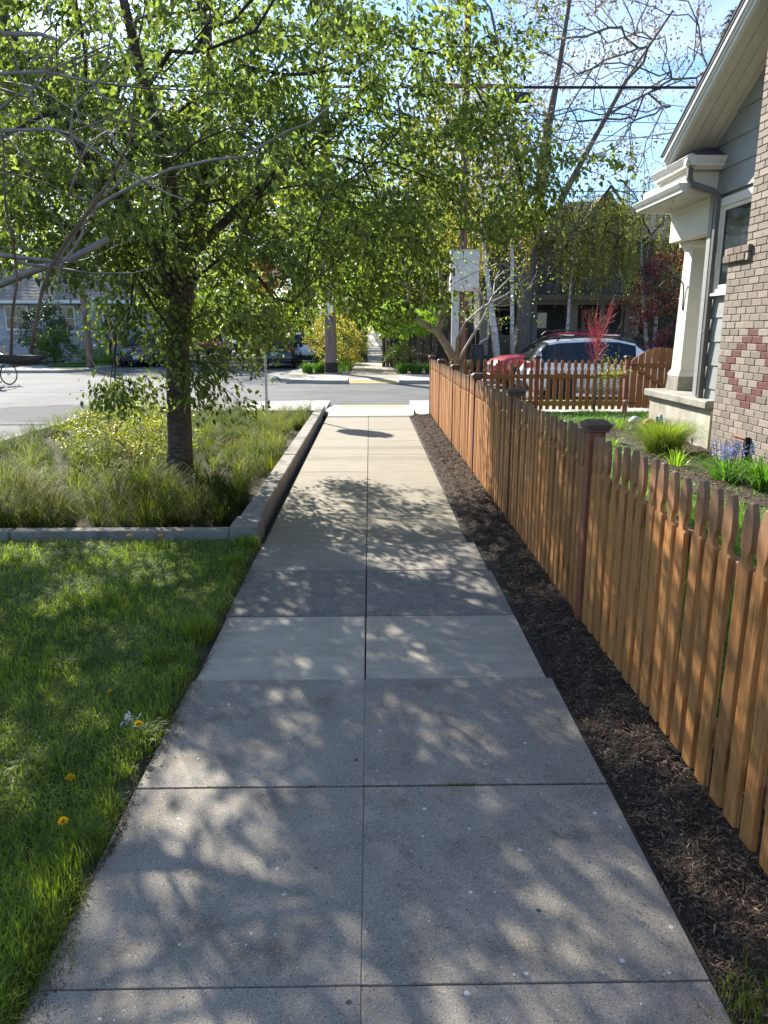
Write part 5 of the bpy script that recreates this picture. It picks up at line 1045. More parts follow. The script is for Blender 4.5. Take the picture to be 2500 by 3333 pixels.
def car(name, label, loc, rz, pm_, L_=4.7, W_=1.86, H_=1.68, group=None, rails=True, kind='suv', detail=True, plate=None, cladding=True, luggage=False):
    root = empty(name, (loc[0], loc[1], -.13), rz, label, 'car' if kind != 'pickup' else 'truck', group)
    hw = W_/2; h = H_/1.68
    if kind == 'pickup':
        st = [(0,.5,.78,.98,.92,.90),(.02,.42,.9,1.02,.96,.93),(.3,.4,.95,1.03,1,.93),(.40,.38,1.0,1.04,1,.93),(.415,.38,1.0,1.45,1,.84),(.45,.38,1.0,1.72,1,.78),(.52,.38,1.0,1.76,1,.78),(.62,.38,.99,1.70,1,.77),(.72,.38,1.0,1.10,1,.9),(.9,.42,.98,1.04,.98,.88),(.97,.45,.9,.98,.95,.85),(1,.5,.75,.84,.9,.8)]; cab = (4,7); rg = (3,5)
    else:
        st = [(0,.40,.66,.70,.90,.86),(.015,.32,.80,.90,.96,.90),(.035,.28,.98,1.04,.985,.90),(.075,.27,1.05,1.40,1,.80),(.115,.27,1.05,1.59,1,.765),(.17,.26,1.04,1.64,1,.765),(.35,.25,1.02,1.68,1,.765),(.50,.25,1.0,1.67,1,.76),(.60,.25,.98,1.57,1,.745),(.755,.26,.97,1.03,1,.88),(.88,.28,.92,.97,.99,.86),(.96,.32,.82,.87,.93,.80),(1,.40,.62,.68,.86,.74)]; cab = (3,8); rg = (2,4)
    secs = []
    for (x, zl_, zb, zt, wb, wt) in st:
        X = (x-.5)*L_; zt *= h; zb = zb*h if zb > .7 else zb
        secs.append([(X, y*hw, z) for y, z in ((0,zl_),(wb*.86,zl_),(wb*.97,zl_+.1),(wb,(zl_+zb)/2),(wb*.985,zb-.06),(wb*.96,zb),(wt+.01,max(zt-.07,zb+.002)),(wt-.05,max(zt-.015,zb+.02)),(0,zt+.02))])
    body, glassL, glassR, glf, glr = MB(), MB(), MB(), MB(), MB(); nr = 9
    for side in (1,-1):
        for i in range(len(secs)-1):
            for j in range(nr-1):
                q = [secs[i][j], secs[i+1][j], secs[i+1][j+1], secs[i][j+1]]; q = [(a,b*side,c) for a,b,c in q]
                tgt = body
                if j == 5 and cab[0] <= i < cab[1]: tgt = glassL if side > 0 else glassR
                if j in (6,7) and i == cab[1]: tgt = glf
                if j in (6,7) and rg[0] <= i < rg[1]: tgt = glr
                tgt.add(q, [(0,1,2,3)])
    for sgn in (0,-1):
        s_ = secs[sgn]; poly = s_ + [(a,-b,c) for a,b,c in reversed(s_[1:-1])]; body.add(poly, [tuple(range(len(poly)))])
    def merge(mb, nm, m):
        import bmesh
        me = bpy.data.meshes.new(nm); me.from_pydata(mb.v, [], mb.f); bm = bmesh.new(); bm.from_mesh(me); bmesh.ops.remove_doubles(bm, verts=bm.verts, dist=1e-4); bmesh.ops.recalc_face_normals(bm, faces=bm.faces); bm.to_mesh(me); bm.free()
        me.materials.append(m); me.shade_smooth(); me.set_sharp_from_angle(angle=R(32)); return inst(nm, me, root)
    merge(body, 'body', pm_); merge(glassL, 'side_window', M['glass_car']); merge(glassR, 'side_window', M['glass_car']); merge(glf, 'windshield', M['glass_car']); merge(glr, 'rear_window', M['glass_car'])
    # pillars on the side glass
    for side in (1,-1):
        for i in ((5,7) if kind == 'suv' else (6,)):
            a, b = secs[i][5], secs[i][6]; MB().add([(a[0]-.035,a[1]*side*1.003,a[2]),(a[0]+.035,a[1]*side*1.003,a[2]),(b[0]+.03,b[1]*side*1.004,b[2]),(b[0]-.03,b[1]*side*1.004,b[2]),(a[0]-.035,a[1]*side*.98,a[2]),(a[0]+.035,a[1]*side*.98,a[2]),(b[0]+.03,b[1]*side*.98,b[2]),(b[0]-.03,b[1]*side*.98,b[2])],[(0,1,2,3),(7,6,5,4),(0,3,7,4),(1,5,6,2)]).build('pillar', M['black'], root)
    wx = (-.31*L_, .315*L_); 
    for x in wx:
        for side in (1,-1):
            ar = MB().lathe([(.41,-.01),(.41,.014),(.36,.014),(.36,-.01)] if True else [], axis='Y', n=26); MB().lathe([(.395,0),(.395,.012)], (x, side*(hw*1.0) - (.006 if side > 0 else .006), .35), 'Y', 26).build('wheel_arch', M['black'], root)
            w = inst('wheel', WM[0], root, (x, side*(hw-.075), .345)); inst('rim', WM[1], w, (0,0,0), (0,0,0 if side > 0 else math.pi)); inst('spokes', WM[2], w, (0,0,0), (0,0,0 if side > 0 else math.pi))
    xf = L_/2; xr = -L_/2
    for side in (1,-1):
        MB().add([(xf-.02,side*hw*.50,.68),(xf-.02,side*hw*.50,.80),(xf-.16,side*hw*.90,.84),(xf-.16,side*hw*.915,.70),(xf-.14,side*hw*.52,.68),(xf-.14,side*hw*.52,.80),(xf-.3,side*hw*.9,.84),(xf-.3,side*hw*.9,.70)],[(0,1,2,3),(7,6,5,4),(0,4,5,1),(1,5,6,2),(2,6,7,3),(3,7,4,0)]).build('headlight', M['lampwhite'], root)
        MB().add([(xr+.035,side*hw*.55,.86),(xr+.035,side*hw*.55,1.0),(xr+.16,side*hw*.965,1.03),(xr+.16,side*hw*.975,.86),(xr+.16,side*hw*.5,.86),(xr+.16,side*hw*.5,1.0),(xr+.3,side*hw*.93,1.03),(xr+.3,side*hw*.93,.86)],[(0,1,2,3),(7,6,5,4),(0,4,5,1),(1,5,6,2),(2,6,7,3),(3,7,4,0)]).build('tail_light', M['lampred'], root)
        MB().bbox((.10*L_,side*hw*1.0-.02 if side>0 else side*hw*1.0-.19,.98*h),(.10*L_+.11,side*hw*1.0+.19 if side>0 else side*hw+.02,1.13*h),.02).build('mirror', pm_, root)
        if cladding: MB().box((-.2*L_,side*hw-.02,.26),(.2*L_,side*hw+.008,.40)).build('sill_cladding', M['black'], root)
        for x in (-.07*L_, .12*L_):
            MB().box((x,side*hw*.985-.01,.86*h),(x+.16,side*hw*.985+.022,.885*h)).build('door_handle', pm_, root)
        for x in (-.185*L_, -.0*L_, .20*L_): MB().box((x,side*(hw+.0015)-.003,.42),(x+.008,side*(hw+.0015)+.003,.9*h)).build('door_gap', M['black'], root)
        if rails and kind=='suv': MB().tube([(-.34*L_,side*hw*.70,1.63*h),(-.31*L_,side*hw*.71,1.72*h),(-.05*L_,side*hw*.71,1.755*h),(.07*L_,side*hw*.70,1.72*h),(.10*L_,side*hw*.69,1.60*h)],.018,6).build('roof_rail', M['black'], root)
    if rails == 2:
        for x in (-.25*L_, .0): MB().bbox((x-.03,-hw*.78,1.775*h),(x+.03,hw*.78,1.80*h),.006).build('roof_bar', M['chrome'], root)
    MB().bbox((xf-.10,-hw*.80,.30),(xf+.035,hw*.80,.46),.02).build('front_bumper', M['black'], root)
    gr = MB().bbox((xf-.05,-hw*.46,.54),(xf+.022,hw*.46,.78),.012).build('grille', M['black'], root)
    for z in (.6,.66,.72): MB().box((xf+.022,-hw*.44,z),(xf+.03,hw*.44,z+.012)).build('grille_bar', M['chrome'], gr)
    MB().bbox((xr-.035,-hw*.84,.32),(xr+.12,hw*.84,.50),.02).build('rear_bumper', M['black'], root)
    if plate:
        fr = plate[0] == 'f'; x = xf+.045 if fr else xr-.03; z = .50 if fr else .72
        pl = MB().box((x-.012,-.155,z-.078),(x,.155,z+.078)).build('licence_plate', M['plate'], root)
        text(plate[1:], .1, M['ink'], pl, (x+.002,0,z) if fr else (x-.014,0,z), (R(90),0,R(90)) if fr else (R(90),0,R(-90)), 'lettering', .001)
        if not fr: MB().box((xr-.012,-.5,.93),(xr+.02,.5,.95)).build('chrome_strip', M['chrome'], root)
    if luggage:
        lg = MB().bbox((-.9,-.55,1.72*h+.1),(.5,.55,1.72*h+.32),.03).build('roof_luggage', M['black'], root)
        for x in (-.8,.3): MB().box((x,-.6,1.7*h),(x+.05,.6,1.72*h+.1)).build('roof_bar', M['black'], root)
    it = MB().bbox((-.32*L_,-hw*.7,.5),(.2*L_,hw*.7,.98*h),.05).build('seats', M['interior'], root)
    for (x,y) in ((-.15*L_,-.35),(-.15*L_,.35),(.05*L_,-.35),(.05*L_,.35)): MB().bbox((x-.06,y-.13,.98*h),(x+.04,y+.13,1.32*h),.04).build('headrest', M['interior'], root)
    return root
WH, RD, BK, SV, BL_ = paint('paint_white_car', (.78,.80,.82), .0), paint('paint_red_car', (.42,.012,.03), .2), paint('paint_black_car', (.012,.014,.017), .3), paint('paint_silver_car', (.45,.47,.49), .5), paint('paint_greyblue_car', (.16,.2,.25), .5)
car('parked_car', 'white estate car with roof bars parked just behind the crossing picket fence', (6.65,21.25), 0, WH, 4.85, 1.86, 1.62, rails=2, cladding=False)
car('parked_car', 'red SUV parked across the street nose to the left behind the white estate', (6.35,25.7), math.pi, RD, 4.75, 1.88, 1.78, rails=True)
car('parked_car', 'black SUV facing the camera beside the green corner verge', (-12.05,42.2), -math.pi/2, BK, 4.7, 1.98, 1.72, plate='f657')
car('parked_car', 'black SUV seen from behind at the kerb left of the poster pole', (-4.72,40.45), math.pi/2, BK, 4.6, 1.95, 1.70, plate='r   ')
car('parked_car', 'white SUV with red tail lights parked just ahead of the rear facing black SUV', (-3.95,46.2), math.pi/2, WH, 4.6, 1.9, 1.72)
car('parked_car', 'dark car with pale roof third in the right hand kerb row', (-4.0,52.3), math.pi/2, BL_, 4.6, 1.84, 1.66)
car('parked_car', 'pale silver car farthest along the right hand kerb row', (-4.3,59.5), math.pi/2, SV, 4.7, 1.9, 1.95)
car('parked_car', 'grey blue car parked directly behind the camera facing black SUV', (-11.95,48.3), -math.pi/2, BL_, 4.7, 1.86, 1.66)
car('pickup_truck', 'dark red pickup truck parked down the left kerb', (-11.8,58.8), -math.pi/2, RD, 5.0, 1.86, 1.7, kind='pickup', rails=False)
car('parked_car', 'white off-roader with luggage on its roof down the left side', (-11.0,67.5), -math.pi/2, WH, 4.8, 1.94, 1.9, luggage=True)
car('parked_car', 'silver car glimpsed beyond the gate past the porch column', (12.9,21.3), 0, SV, 4.6, 1.84, 1.6)

# ============================================================ POLES, SIGNS, WIRES
up = empty('utility_pole', (-1.6,31.7,0), 0, 'thick wooden utility pole with a torn orange poster and dark foot', 'utility pole')
MB().tube([(0,0,-.1),(0,0,.45),(.0,0,1.6),(-.03,0,3.2),(-.08,0,7),(-.12,0,13)], [.255,.25,.24,.225,.20,.16], 22).build('pole', M['polewood'], up, True)
MB().lathe([(.262,-.02),(.262,.3),(.258,.44)], n=22).build('foot_band', mat('creosote', [(.3,(.03,.02,.015)),(.7,(.07,.045,.035))], scale=9, rough=.9), up)
MB().lathe([(.30,-.02),(.30,.03),(.262,.035)], n=22).build('ground_collar', M['conc_white'], up)
ps = MB().bbox((-.22,-.272,2.28),(.15,-.245,2.86),.003).build('poster', plain('poster_orange', (.7,.38,.08), .6), up)
MB().box((-.20,-.277,2.33),(.13,-.2725,2.83)).build('poster_paper', plain('poster_tan', (.62,.5,.3), .7), ps)
MB().prism([(-.18,2.80),(.09,2.81),(.12,2.74),(.03,2.68),(.08,2.60),(.10,2.48),(.03,2.38),(-.06,2.42),(-.10,2.52),(-.05,2.62),(-.10,2.70),(-.18,2.72)], -.281, -.2775, 'Y').build('poster_paint', plain('poster_pale', (.62,.68,.74), .7), ps)
MB().prism([(.03,2.34),(.13,2.34),(.13,2.43),(.06,2.43)], -.281, -.2775, 'Y').build('poster_paint', plain('poster_red', (.65,.12,.05), .7), ps)
MB().lathe([(.05,-.25),(.05,-.262),(.0,-.264)], (-.04,0,2.20), 'Y', 12).build('tag', M['signwhite'], up)
for z in (2.02,1.95,1.88): MB().lathe([(.018,-.24),(.018,-.256),(.0,-.258)], (0,0,z), 'Y', 8).build('reflector', M['signwhite'], up)
for z in (11.2,12.3): MB().bbox((-1.3,-.3,z),(1.1,-.18,z+.12),.005).build('crossarm', M['polewood'], up)
p2 = empty('utility_pole', (3.48,29.6,0), 0, 'reddish wooden utility pole behind the white cabinet with grey conduit', 'utility pole')
MB().tube([(0.05,0,-.1),(0.02,0,4),(0,0,8),(0,0,14)], [.17,.16,.14,.12], 18).build('pole', M['polered'], p2, True)
MB().bbox((-.36,-.22,.5),(-.10,.05,3.2),.02).bbox((-.40,-.25,.45),(-.06,-.05,.55),.01).build('conduit_cover', M['galv'], p2)
MB().cyl((-.12,-.2,.0),(-.12,-.2,3.2),.035).build('conduit', M['galv'], p2); MB().cyl((-.02,-.2,4.5),(-.02,-.17,10.5),.03).build('conduit', M['black'], p2)
MB().bbox((-.9,-.2,10.1),(1.9,-.08,10.22),.005).build('crossarm', M['polered'], p2); MB().bbox((-1.1,-.2,13.2),(1.1,-.08,13.32),.005).build('crossarm', M['polered'], p2)
MB().bbox((1.15,-.42,9.62),(2.25,-.08,9.92),.05).build('splice_case', M['black'], p2)
cb_ = empty('utility_cabinet', (3.48,29.3,3.14), 0, 'large cream metal cabinet mounted high on the reddish pole', 'cabinet')
MB().bbox((-.50,-.55,0),(.54,.10,1.40),.012).build('housing', M['cabinet'], cb_); MB().bbox((-.52,-.57,1.40),(.56,.12,1.44),.01).build('lid', M['cabinet'], cb_)
MB().bbox((-.47,-.562,.03),(.51,-.552,1.36),.003).build('door', M['cabinet'], cb_); MB().box((-.42,-.575,.50),(-.36,-.563,.80)).build('handle', M['ironblack'], cb_)
lb = MB().box((.32,-.57,.05),(.49,-.563,.115)).build('label_plate', plain('label_rust', (.4,.10,.04), .6), cb_); text('7 31', .06, M['signwhite'], lb, (.405,-.572,.083), (R(90),0,0), 'lettering', .001)
def octagon(r, t, y=0, z=0): return MB().prism([(r/math.cos(math.pi/8)*math.cos(math.pi/8+k*math.pi/4), z+r/math.cos(math.pi/8)*math.sin(math.pi/8+k*math.pi/4)) for k in range(8)], y, y+t, 'Y')
ss = empty('stop_sign', (-2.29,16.84,0), 0, 'red stop sign on a galvanised post half hidden in the cherry leaves', 'stop sign')
MB().tube([(0,0,-.02),(0,0,3.3)], .03, 10).build('post', M['galv'], ss); MB().tube([(0,0,-.02),(0,0,.28)], .038, 10).build('sleeve', M['galv'], ss)
sf = octagon(.38, .004, -.040, 2.83).build('sign_border', M['signwhite'], ss); octagon(.357, .003, -.0435, 2.83).build('sign_face', M['signred'], sf)
text('STOP', .30, M['signwhite'], sf, (0,-.044,2.83), (R(90),0,0), 'lettering', .001)
wp = empty('wooden_post', (-13.35,36.75,0), 0, 'slim weathered wooden pole on the green verge at the left corner', 'utility pole')
MB().tube([(0.05,0,-.05),(0.0,0,2.5),(-.12,0,5),(-.2,0,8.5)], [.16,.145,.13,.11], 16).build('pole', M['polewood'], wp, True)
s2_ = empty('stop_sign', (-13.25,37.0,0), 0, 'back of a grey octagonal sign beside the slim wooden pole', 'stop sign')
octagon(.38, .004, 0, 2.98).build('sign_back', M['signback'], s2_); octagon(.375,.003,.0045,2.98).build('sign_face', M['signred'], s2_); MB().box((.06,-.05,2.2),(.14,-.001,3.45)).build('bracket', M['galv'], s2_); MB().box((.2,-.004,2.7),(.27,-.001,2.76)).build('sticker', M['signwhite'], s2_)
gg = empty('guy_wire', (-12.7,38.9,0), 0, 'leaning yellow guy wire guard beside the camera facing black SUV', 'guy wire')
MB().tube([(0.0,0,.03),(-.32,0,2.3)], .035, 8).build('guard', M['yellowguard'], gg); MB().tube([(-.32,0,2.3),(-.75,-1.6,7.5)], .008, 4).build('cable', M['wire'], gg)
def wire(label, pts, r=.012, sag=0, group='overhead cables'):
    a, b = Vector(pts[0]), Vector(pts[-1]); P_ = [a.lerp(b, t)-Vector((0,0,sag*4*t*(1-t))) for t in np.linspace(0,1,14)]
    o = empty('overhead_wire', tuple(a), 0, label, 'cable', group); MB().tube([p-a for p in P_], r, 5).build('cable', M['wire'], o)
wire('thick black cable crossing the sky at the height of the splice case', [(-60,29.6,10.3),(60,29.6,10.6)], .05, .3)
wire('thin cable highest in the sky at the top edge', [(-60,29.6,13.9),(60,29.6,14.0)], .016, .1)
wire('second thin cable below the top edge of the sky', [(-60,29.6,13.3),(60,29.6,13.2)], .018, .1)
wire('thin cable low in the sky toward the dark conifer', [(3.5,29.6,9.2),(60,44,12.5)], .014, .3)
wire('faint lower cable under the thick one', [(3.5,29.6,8.9),(60,52,13)], .014, .5)
wire('service cable dropping from the reddish pole to the grey house eave', [(3.48,29.6,8.9),(6.0,11.8,4.8)], .013, .5)
wire('cable along the roofline of the dark house', [(-40,34,7.4),(60,34,7.9)], .016, .2)
sl = empty('street_lamp', (6.9,33.0,0), 0, 'small grey street lamp head showing right of the maple limbs', 'street lamp'); MB().tube([(0,0,0),(0,0,8.1)], .045, 10).build('pole', M['black'], sl); MB().tube([(0,0,8.0),(1.2,0,8.5),(2.2,0,8.65)], .03, 6).build('arm', M['galv'], sl); MB().bbox((2.1,-.13,8.56),(2.75,.13,8.72),.05).build('lamp_head', M['galv'], sl)
br_ = empty('rain_barrel', (4.62,33.0,0), 0, 'black plastic rain barrel between the poles and the birch', 'barrel'); MB().lathe([(.24,0),(.29,.15),(.31,.55),(.29,.95),(.25,1.08),(.27,1.10),(.27,1.14),(0,1.14)], n=22).build('barrel', M['black'], br_, 'angle'); MB().tube([(.1,0,1.14),(.12,0,1.25),(.45,.1,1.4),(.5,.3,2.2)], .04, 8).build('inlet_pipe', M['lefthouse'], br_)

# ============================================================ THE DARK HOUSE ACROSS THE STREET
dh = empty('house', (10,38,0), 0, 'dark shingled bungalow behind the trees across the street', 'house')
def dp(mb, nm, m, kind=None, smooth=False, par=None):
    o = mb.build(nm, m, par or dh, smooth)
    if par is None: o.location = (-10,-38,0)
    if kind: o['kind'] = kind
    return o
def courses(x0f, x1f, y0, z0, y1, z1, n_, tabw=.3, t=.03):
    mb = MB()
    for i in range(n_):
        a, b = i/n_, (i+1)/n_*1.0; ya, yb = y0+(y1-y0)*a, y0+(y1-y0)*b; za, zb = z0+(z1-z0)*a, z0+(z1-z0)*b; x = x0f(a); xe = x1f(a)
        while x < xe:
            w_ = tabw*random.uniform(.8,1.2); x2 = min(x+w_-.012, xe); j = random.uniform(0,.02)
            mb.add([(x,ya-.03-j,za+t),(x2,ya-.03-j,za+t),(x2,yb,zb+.006),(x,yb,zb+.006),(x,ya-.03-j,za-.0),(x2,ya-.03-j,za-.0)],[(0,1,2,3),(4,5,1,0)]); x += w_
    return mb
dp(MB().box((5.6,39.5,-.1),(19,47,6.3)), 'wall', M['darkhouse'])
dp(MB().add([(5.2,36.8,3.35),(15.2,36.8,3.35),(15.2,39.5,5.2),(5.2,39.5,5.2),(5.2,36.8,3.27),(15.2,36.8,3.27),(15.2,39.5,5.1),(5.2,39.5,5.1)],[(0,1,2,3),(7,6,5,4),(0,4,5,1),(1,5,6,2),(3,7,4,0)]), 'porch_roof', M['shingle'])
dp(courses(lambda a: 5.2, lambda a: 15.2, 36.8, 3.35, 39.5, 5.2, 20, .33), 'roof_shingles', M['shingle_dark'], 'stuff')
dp(MB().add([(5.0,39.1,6.2),(19.5,39.1,6.2),(12.9,43.2,8.5),(10.9,43.2,8.5),(5.0,47.5,6.2),(19.5,47.5,6.2)],[(0,1,2,3),(0,3,4),(1,5,2),(3,2,5,4)]), 'upper_roof', M['shingle'])
dp(courses(lambda a: 5.0+5.9*a, lambda a: 19.5-6.6*a, 39.1, 6.2, 43.2, 8.5, 24, .33), 'roof_shingles', M['shingle_tan'], 'stuff')
dp(MB().box((4.95,39.02,6.08),(19.5,39.12,6.22)), 'fascia', M['trimtan']); dp(MB().box((5.15,36.72,3.12),(15.25,36.79,3.36)), 'porch_fascia', M['trimtan']); dp(MB().box((5.3,37.0,2.92),(15.1,37.25,3.2)), 'porch_beam', M['trimtan'])
dp(MB().prism([(10.9,6.9),(12.0,8.55),(13.4,6.9)], 40.2, 43.0, 'Y'), 'dormer', M['darkhouse'])
for (xa,za,xb,zb) in ((10.6,6.7,12.05,8.72),(13.7,6.7,12.05,8.72)): dp(MB().tube([(xa,40.0,za),(xb,40.0,zb)], .09, 4), 'bargeboard', M['joint'])
dp(MB().box((5.3,37.0,-.1),(15.1,39.5,.55)), 'porch_floor', M['darkhouse'])
for x in (5.5, 7.62, 9.75, 12.4, 14.9):
    c_ = dp(MB().bbox((x-.19,36.95,.55),(x+.19,37.33,2.92),.01), 'porch_column', M['trimtan'])
    if x == 7.62:
        for k,ch_ in enumerate('535'): text(ch_, .22, M['inkblack'], c_, (x-.02,36.945,2.55-.26*k), (R(90),0,0), 'house_number', .004)
for x0,x1 in ((9.95,12.2),(12.6,14.7),(5.7,7.4)): dp(MB().box((x0,37.08,.55),(x1,37.2,1.35)), 'porch_parapet', M['darkhouse'])
dr = dp(MB().bbox((8.15,39.38,.55),(9.15,39.49,2.75),.01), 'door', plain('door_black', (.012,.012,.013), .35)); MB().box((8.3,39.36,1.85),(9.0,39.377,2.6)).build('pane', M['glass_dark'], dr); MB().box((8.3,39.36,.8),(9.0,39.377,1.7)).build('panel', M['black'], dr)
def window(x0,x1,z0,z1,y,par_f,frame,muntins=0, name='window', t=.09):
    w_ = par_f(MB().bbox((x0-t,y-.05,z0-t),(x1+t,y+.0,z0),.004).bbox((x0-t,y-.05,z1),(x1+t,y+0,z1+t),.004).bbox((x0-t,y-.05,z0),(x0,y+0,z1),.004).bbox((x1,y-.05,z0),(x1+t,y+0,z1),.004), name, frame)
    MB().box((x0,y-.022,z0),(x1,y-.016,z1)).build('pane', M['glass_dark'], w_); MB().bbox((x0-t-.05,y-.1,z0-t-.05),(x1+t+.05,y-.051,z0-t),.004).build('sill', frame, w_)
    MB().box((x0,y-.035,(z0+z1)/2-.02),(x1,y-.023,(z0+z1)/2+.02)).build('meeting_rail', frame, w_)
    for k in range(muntins): xx = x0+(x1-x0)*(k+1)/(muntins+1); MB().box((xx-.012,y-.034,z0),(xx+.012,y-.023,z1)).build('muntin', frame, w_)
    return w_
window(9.98,11.0,5.32,5.95,39.5,dp,M['white'],2); window(10.9,12.1,1.5,2.7,39.5,dp,M['trimtan'],1); window(12.9,14.2,1.5,2.7,39.5,dp,M['trimtan'],1); window(6.0,7.2,1.5,2.7,39.5,dp,M['trimtan'],1); window(7.0,7.9,5.35,5.9,39.5,dp,M['trimtan'],1)
dp(MB().add([(8.55,36.9,.55),(8.7,36.9,.55),(7.95,37.2,1.5),(7.8,37.2,1.5),(8.55,36.7,.55),(8.7,36.7,.55),(7.95,37.0,1.5),(7.8,37.0,1.5)],[(0,1,2,3),(7,6,5,4),(0,4,5,1),(1,5,6,2),(2,6,7,3),(3,7,4,0)]), 'stair_rail', M['trimtan'])
for k in range(3): dp(MB().box((7.9,36.2-.3*k,-.05),(9.6,36.99-.0,.42-.16*k)), 'step', M['conc_mid'])
# carport shade and side fence left of it
sh = empty('garden_fence', (3.0,37.5,0), 0, 'dark weathered board fence in the shade behind the lime maple', 'fence')
for k in range(26): MB().bbox((-2.4+k*.19,0,-.05),(-2.4+k*.19+.175,.025,1.75+random.uniform(-.02,.02)),.003).build('board', M['bark_brown'] if k%4==1 else M['bark_twig'], sh)
for x in (-2.4,-.2,2.4): MB().box((x,-.06,-.05),(x+.1,-.001,1.8)).build('post', M['bark_brown'], sh)

# ============================================================ THE GREY HOUSE AT THE LEFT
lh = empty('house', (-19,44,0), 0, 'grey shake sided house with tan roof behind the branches at the left', 'house')
def lp_(mb, nm, m, kind=None, smooth=False, par=None):
    o = mb.build(nm, m, par or lh, smooth)
    if par is None: o.location = (19,-44,0)
    if kind: o['kind'] = kind
    return o
lp_(MB().box((-28,44,-.1),(-12.4,52,3.5)), 'wall', M['lefthouse'])
mb = MB(); z = .1; r_ = 0
while z < 3.4:
    x = -28+(.2 if r_%2 else 0)
    while x < -12.45:
        w_ = random.uniform(.28,.5); x2 = min(x+w_-.012,-12.4)
        mb.add([(x,43.965,z),(x2,43.965,z),(x2,43.99,z+.29),(x,43.99,z+.29),(x,44.0,z),(x2,44.0,z)],[(0,1,2,3),(4,5,1,0)]); x += w_
    z += .28; r_ += 1
lp_(mb, 'wall_shakes', M['lefthouse'], 'stuff')
lp_(MB().add([(-28.4,43.3,3.3),(-11.9,43.3,3.3),(-12.6,47.5,5.6),(-28.4,47.5,5.6),(-28.4,52,3.3),(-11.9,52,3.3)],[(0,1,2,3),(3,2,5,4),(1,5,2)]), 'roof', M['shingle_tan'])
lp_(courses(lambda a: -28.4, lambda a: -11.9-.7*a, 43.3, 3.3, 47.5, 5.6, 26, .35), 'roof_shingles', M['shingle_tan'], 'stuff')
lp_(MB().box((-28.4,43.22,3.18),(-11.9,43.29,3.36)), 'gutter', M['white'])
mr = lp_(MB().add([(-19.6,47.4,5.7),(-16.6,47.4,5.7),(-16.9,49,7.1),(-19.3,49,7.1)],[(0,1,2,3)]), 'metal_roof', plain('metal_roof_pale', (.6,.6,.62), .4, .3))
for k in range(7): MB().tube([(-19.45+k*.45,47.38,5.74),(-19.2+k*.37,48.98,7.12)], .05, 4).build('roof_rib', plain('rib_grey', (.2,.2,.2), .5) if k == 0 else bpy.data.materials['rib_grey'], mr)
lp_(MB().box((-19.6,47.45,5.0),(-16.6,49.4,5.68)), 'dormer_wall', M['lefthouse'])
window(-20.35,-19.2,1.85,3.0,43.97,lp_,M['white'],3); window(-17.4,-16.6,1.75,3.0,43.97,lp_,M['white'],1); window(-14.9,-14.0,1.75,3.0,43.97,lp_,M['white'],1); window(-24,-22.8,1.85,3.0,43.97,lp_,M['white'],3)

# ============================================================ CYCLIST
bk = empty('bicycle', (-12.6,26.9,-.13), R(66), label='light blue bicycle with a pale crate at the left edge of the road', cat='bicycle')
# local x = forward, front wheel hub at (0,0,.36)
for nm, x in (('wheel', 0), ('wheel', -1.12)):
    w_ = empty(nm, (x,0,.36)); w_.parent = bk
    mb = MB(); ring_ = [(math.cos(a)*.345, 0, math.sin(a)*.345) for a in np.linspace(0,2*math.pi,41)]; mb.tube(ring_, .020, 8, False); mb.build('tyre', M['tyre'], w_, True)
    MB().tube([(math.cos(a)*.322, 0, math.sin(a)*.322) for a in np.linspace(0,2*math.pi,41)], .009, 6, False).build('rim', M['rim'], w_)
    sp_ = MB(); 
    for k in range(20): a = k*math.pi/10; sp_.tube([(0,.02*(-1)**k,0),(math.cos(a)*.32,0,math.sin(a)*.32)], .0014, 3, False)
    sp_.cyl((0,-.04,0),(0,.04,0),.022).build('spokes', M['chrome'], w_)
fr = MB().tube([(0,.055,.36),(-.10,.05,.68),(-.14,0,.84),(-.18,0,.98)],.013,8).tube([(0,-.055,.36),(-.10,-.05,.68),(-.14,0,.84)],.013,8).tube([(-.14,0,.82),(-.66,0,.36)],.017,8).tube([(-.15,0,.90),(-.70,0,.50)],.016,8).tube([(-.66,0,.36),(-.78,0,.92)],.015,8).tube([(-.66,.0,.36),(-1.12,.05,.36)],.010,6).tube([(-.66,.0,.36),(-1.12,-.05,.36)],.010,6).tube([(-.74,0,.78),(-1.12,.05,.36)],.009,6).tube([(-.74,0,.78),(-1.12,-.05,.36)],.009,6)
fr.build('frame', M['teal'], bk, True)
MB().tube([(-.20,-.30,1.06),(-.12,-.2,1.08),(-.17,0,1.04),(-.12,.2,1.08),(-.20,.30,1.06)],.012,8).build('handlebar', M['chrome'], bk)
MB().bbox((-.92,-.08,.92),(-.66,.08,.97),.02).build('saddle', M['black'], bk)
MB().lathe([(.09,-.012),(.09,.012),(0,.012)],(-.66,0,.36),'Y',20).box((-.68,.05,.19),(-.64,.07,.36)).box((-.68,-.07,.36),(-.64,-.05,.53)).build('crank', M['chrome'], bk)
cr_ = MB(); 
for z in (.72,.79,.86,.93):
    for (a,b) in (((.26,-.17),(.26,.17)),((-.08,-.17),(-.08,.17)),((-.08,-.17),(.26,-.17)),((-.08,.17),(.26,.17))): cr_.tube([(a[0],a[1],z),(b[0],b[1],z)],.010,4)
for (x,y) in ((-.08,-.17),(.26,-.17),(.26,.17),(-.08,.17),(.09,-.17),(.09,.17),(.26,0)): cr_.tube([(x,y,.72),(x,y,.93)],.008,4)
cr_.box((-.08,-.17,.715),(.26,.17,.725)).build('basket', M['teal'], bk)
MB().tube([(-1.12+math.cos(a)*.385,0,.36+math.sin(a)*.385) for a in np.linspace(.2,3.0,16)],.018,6).build('mudguard', M['teal'], bk)
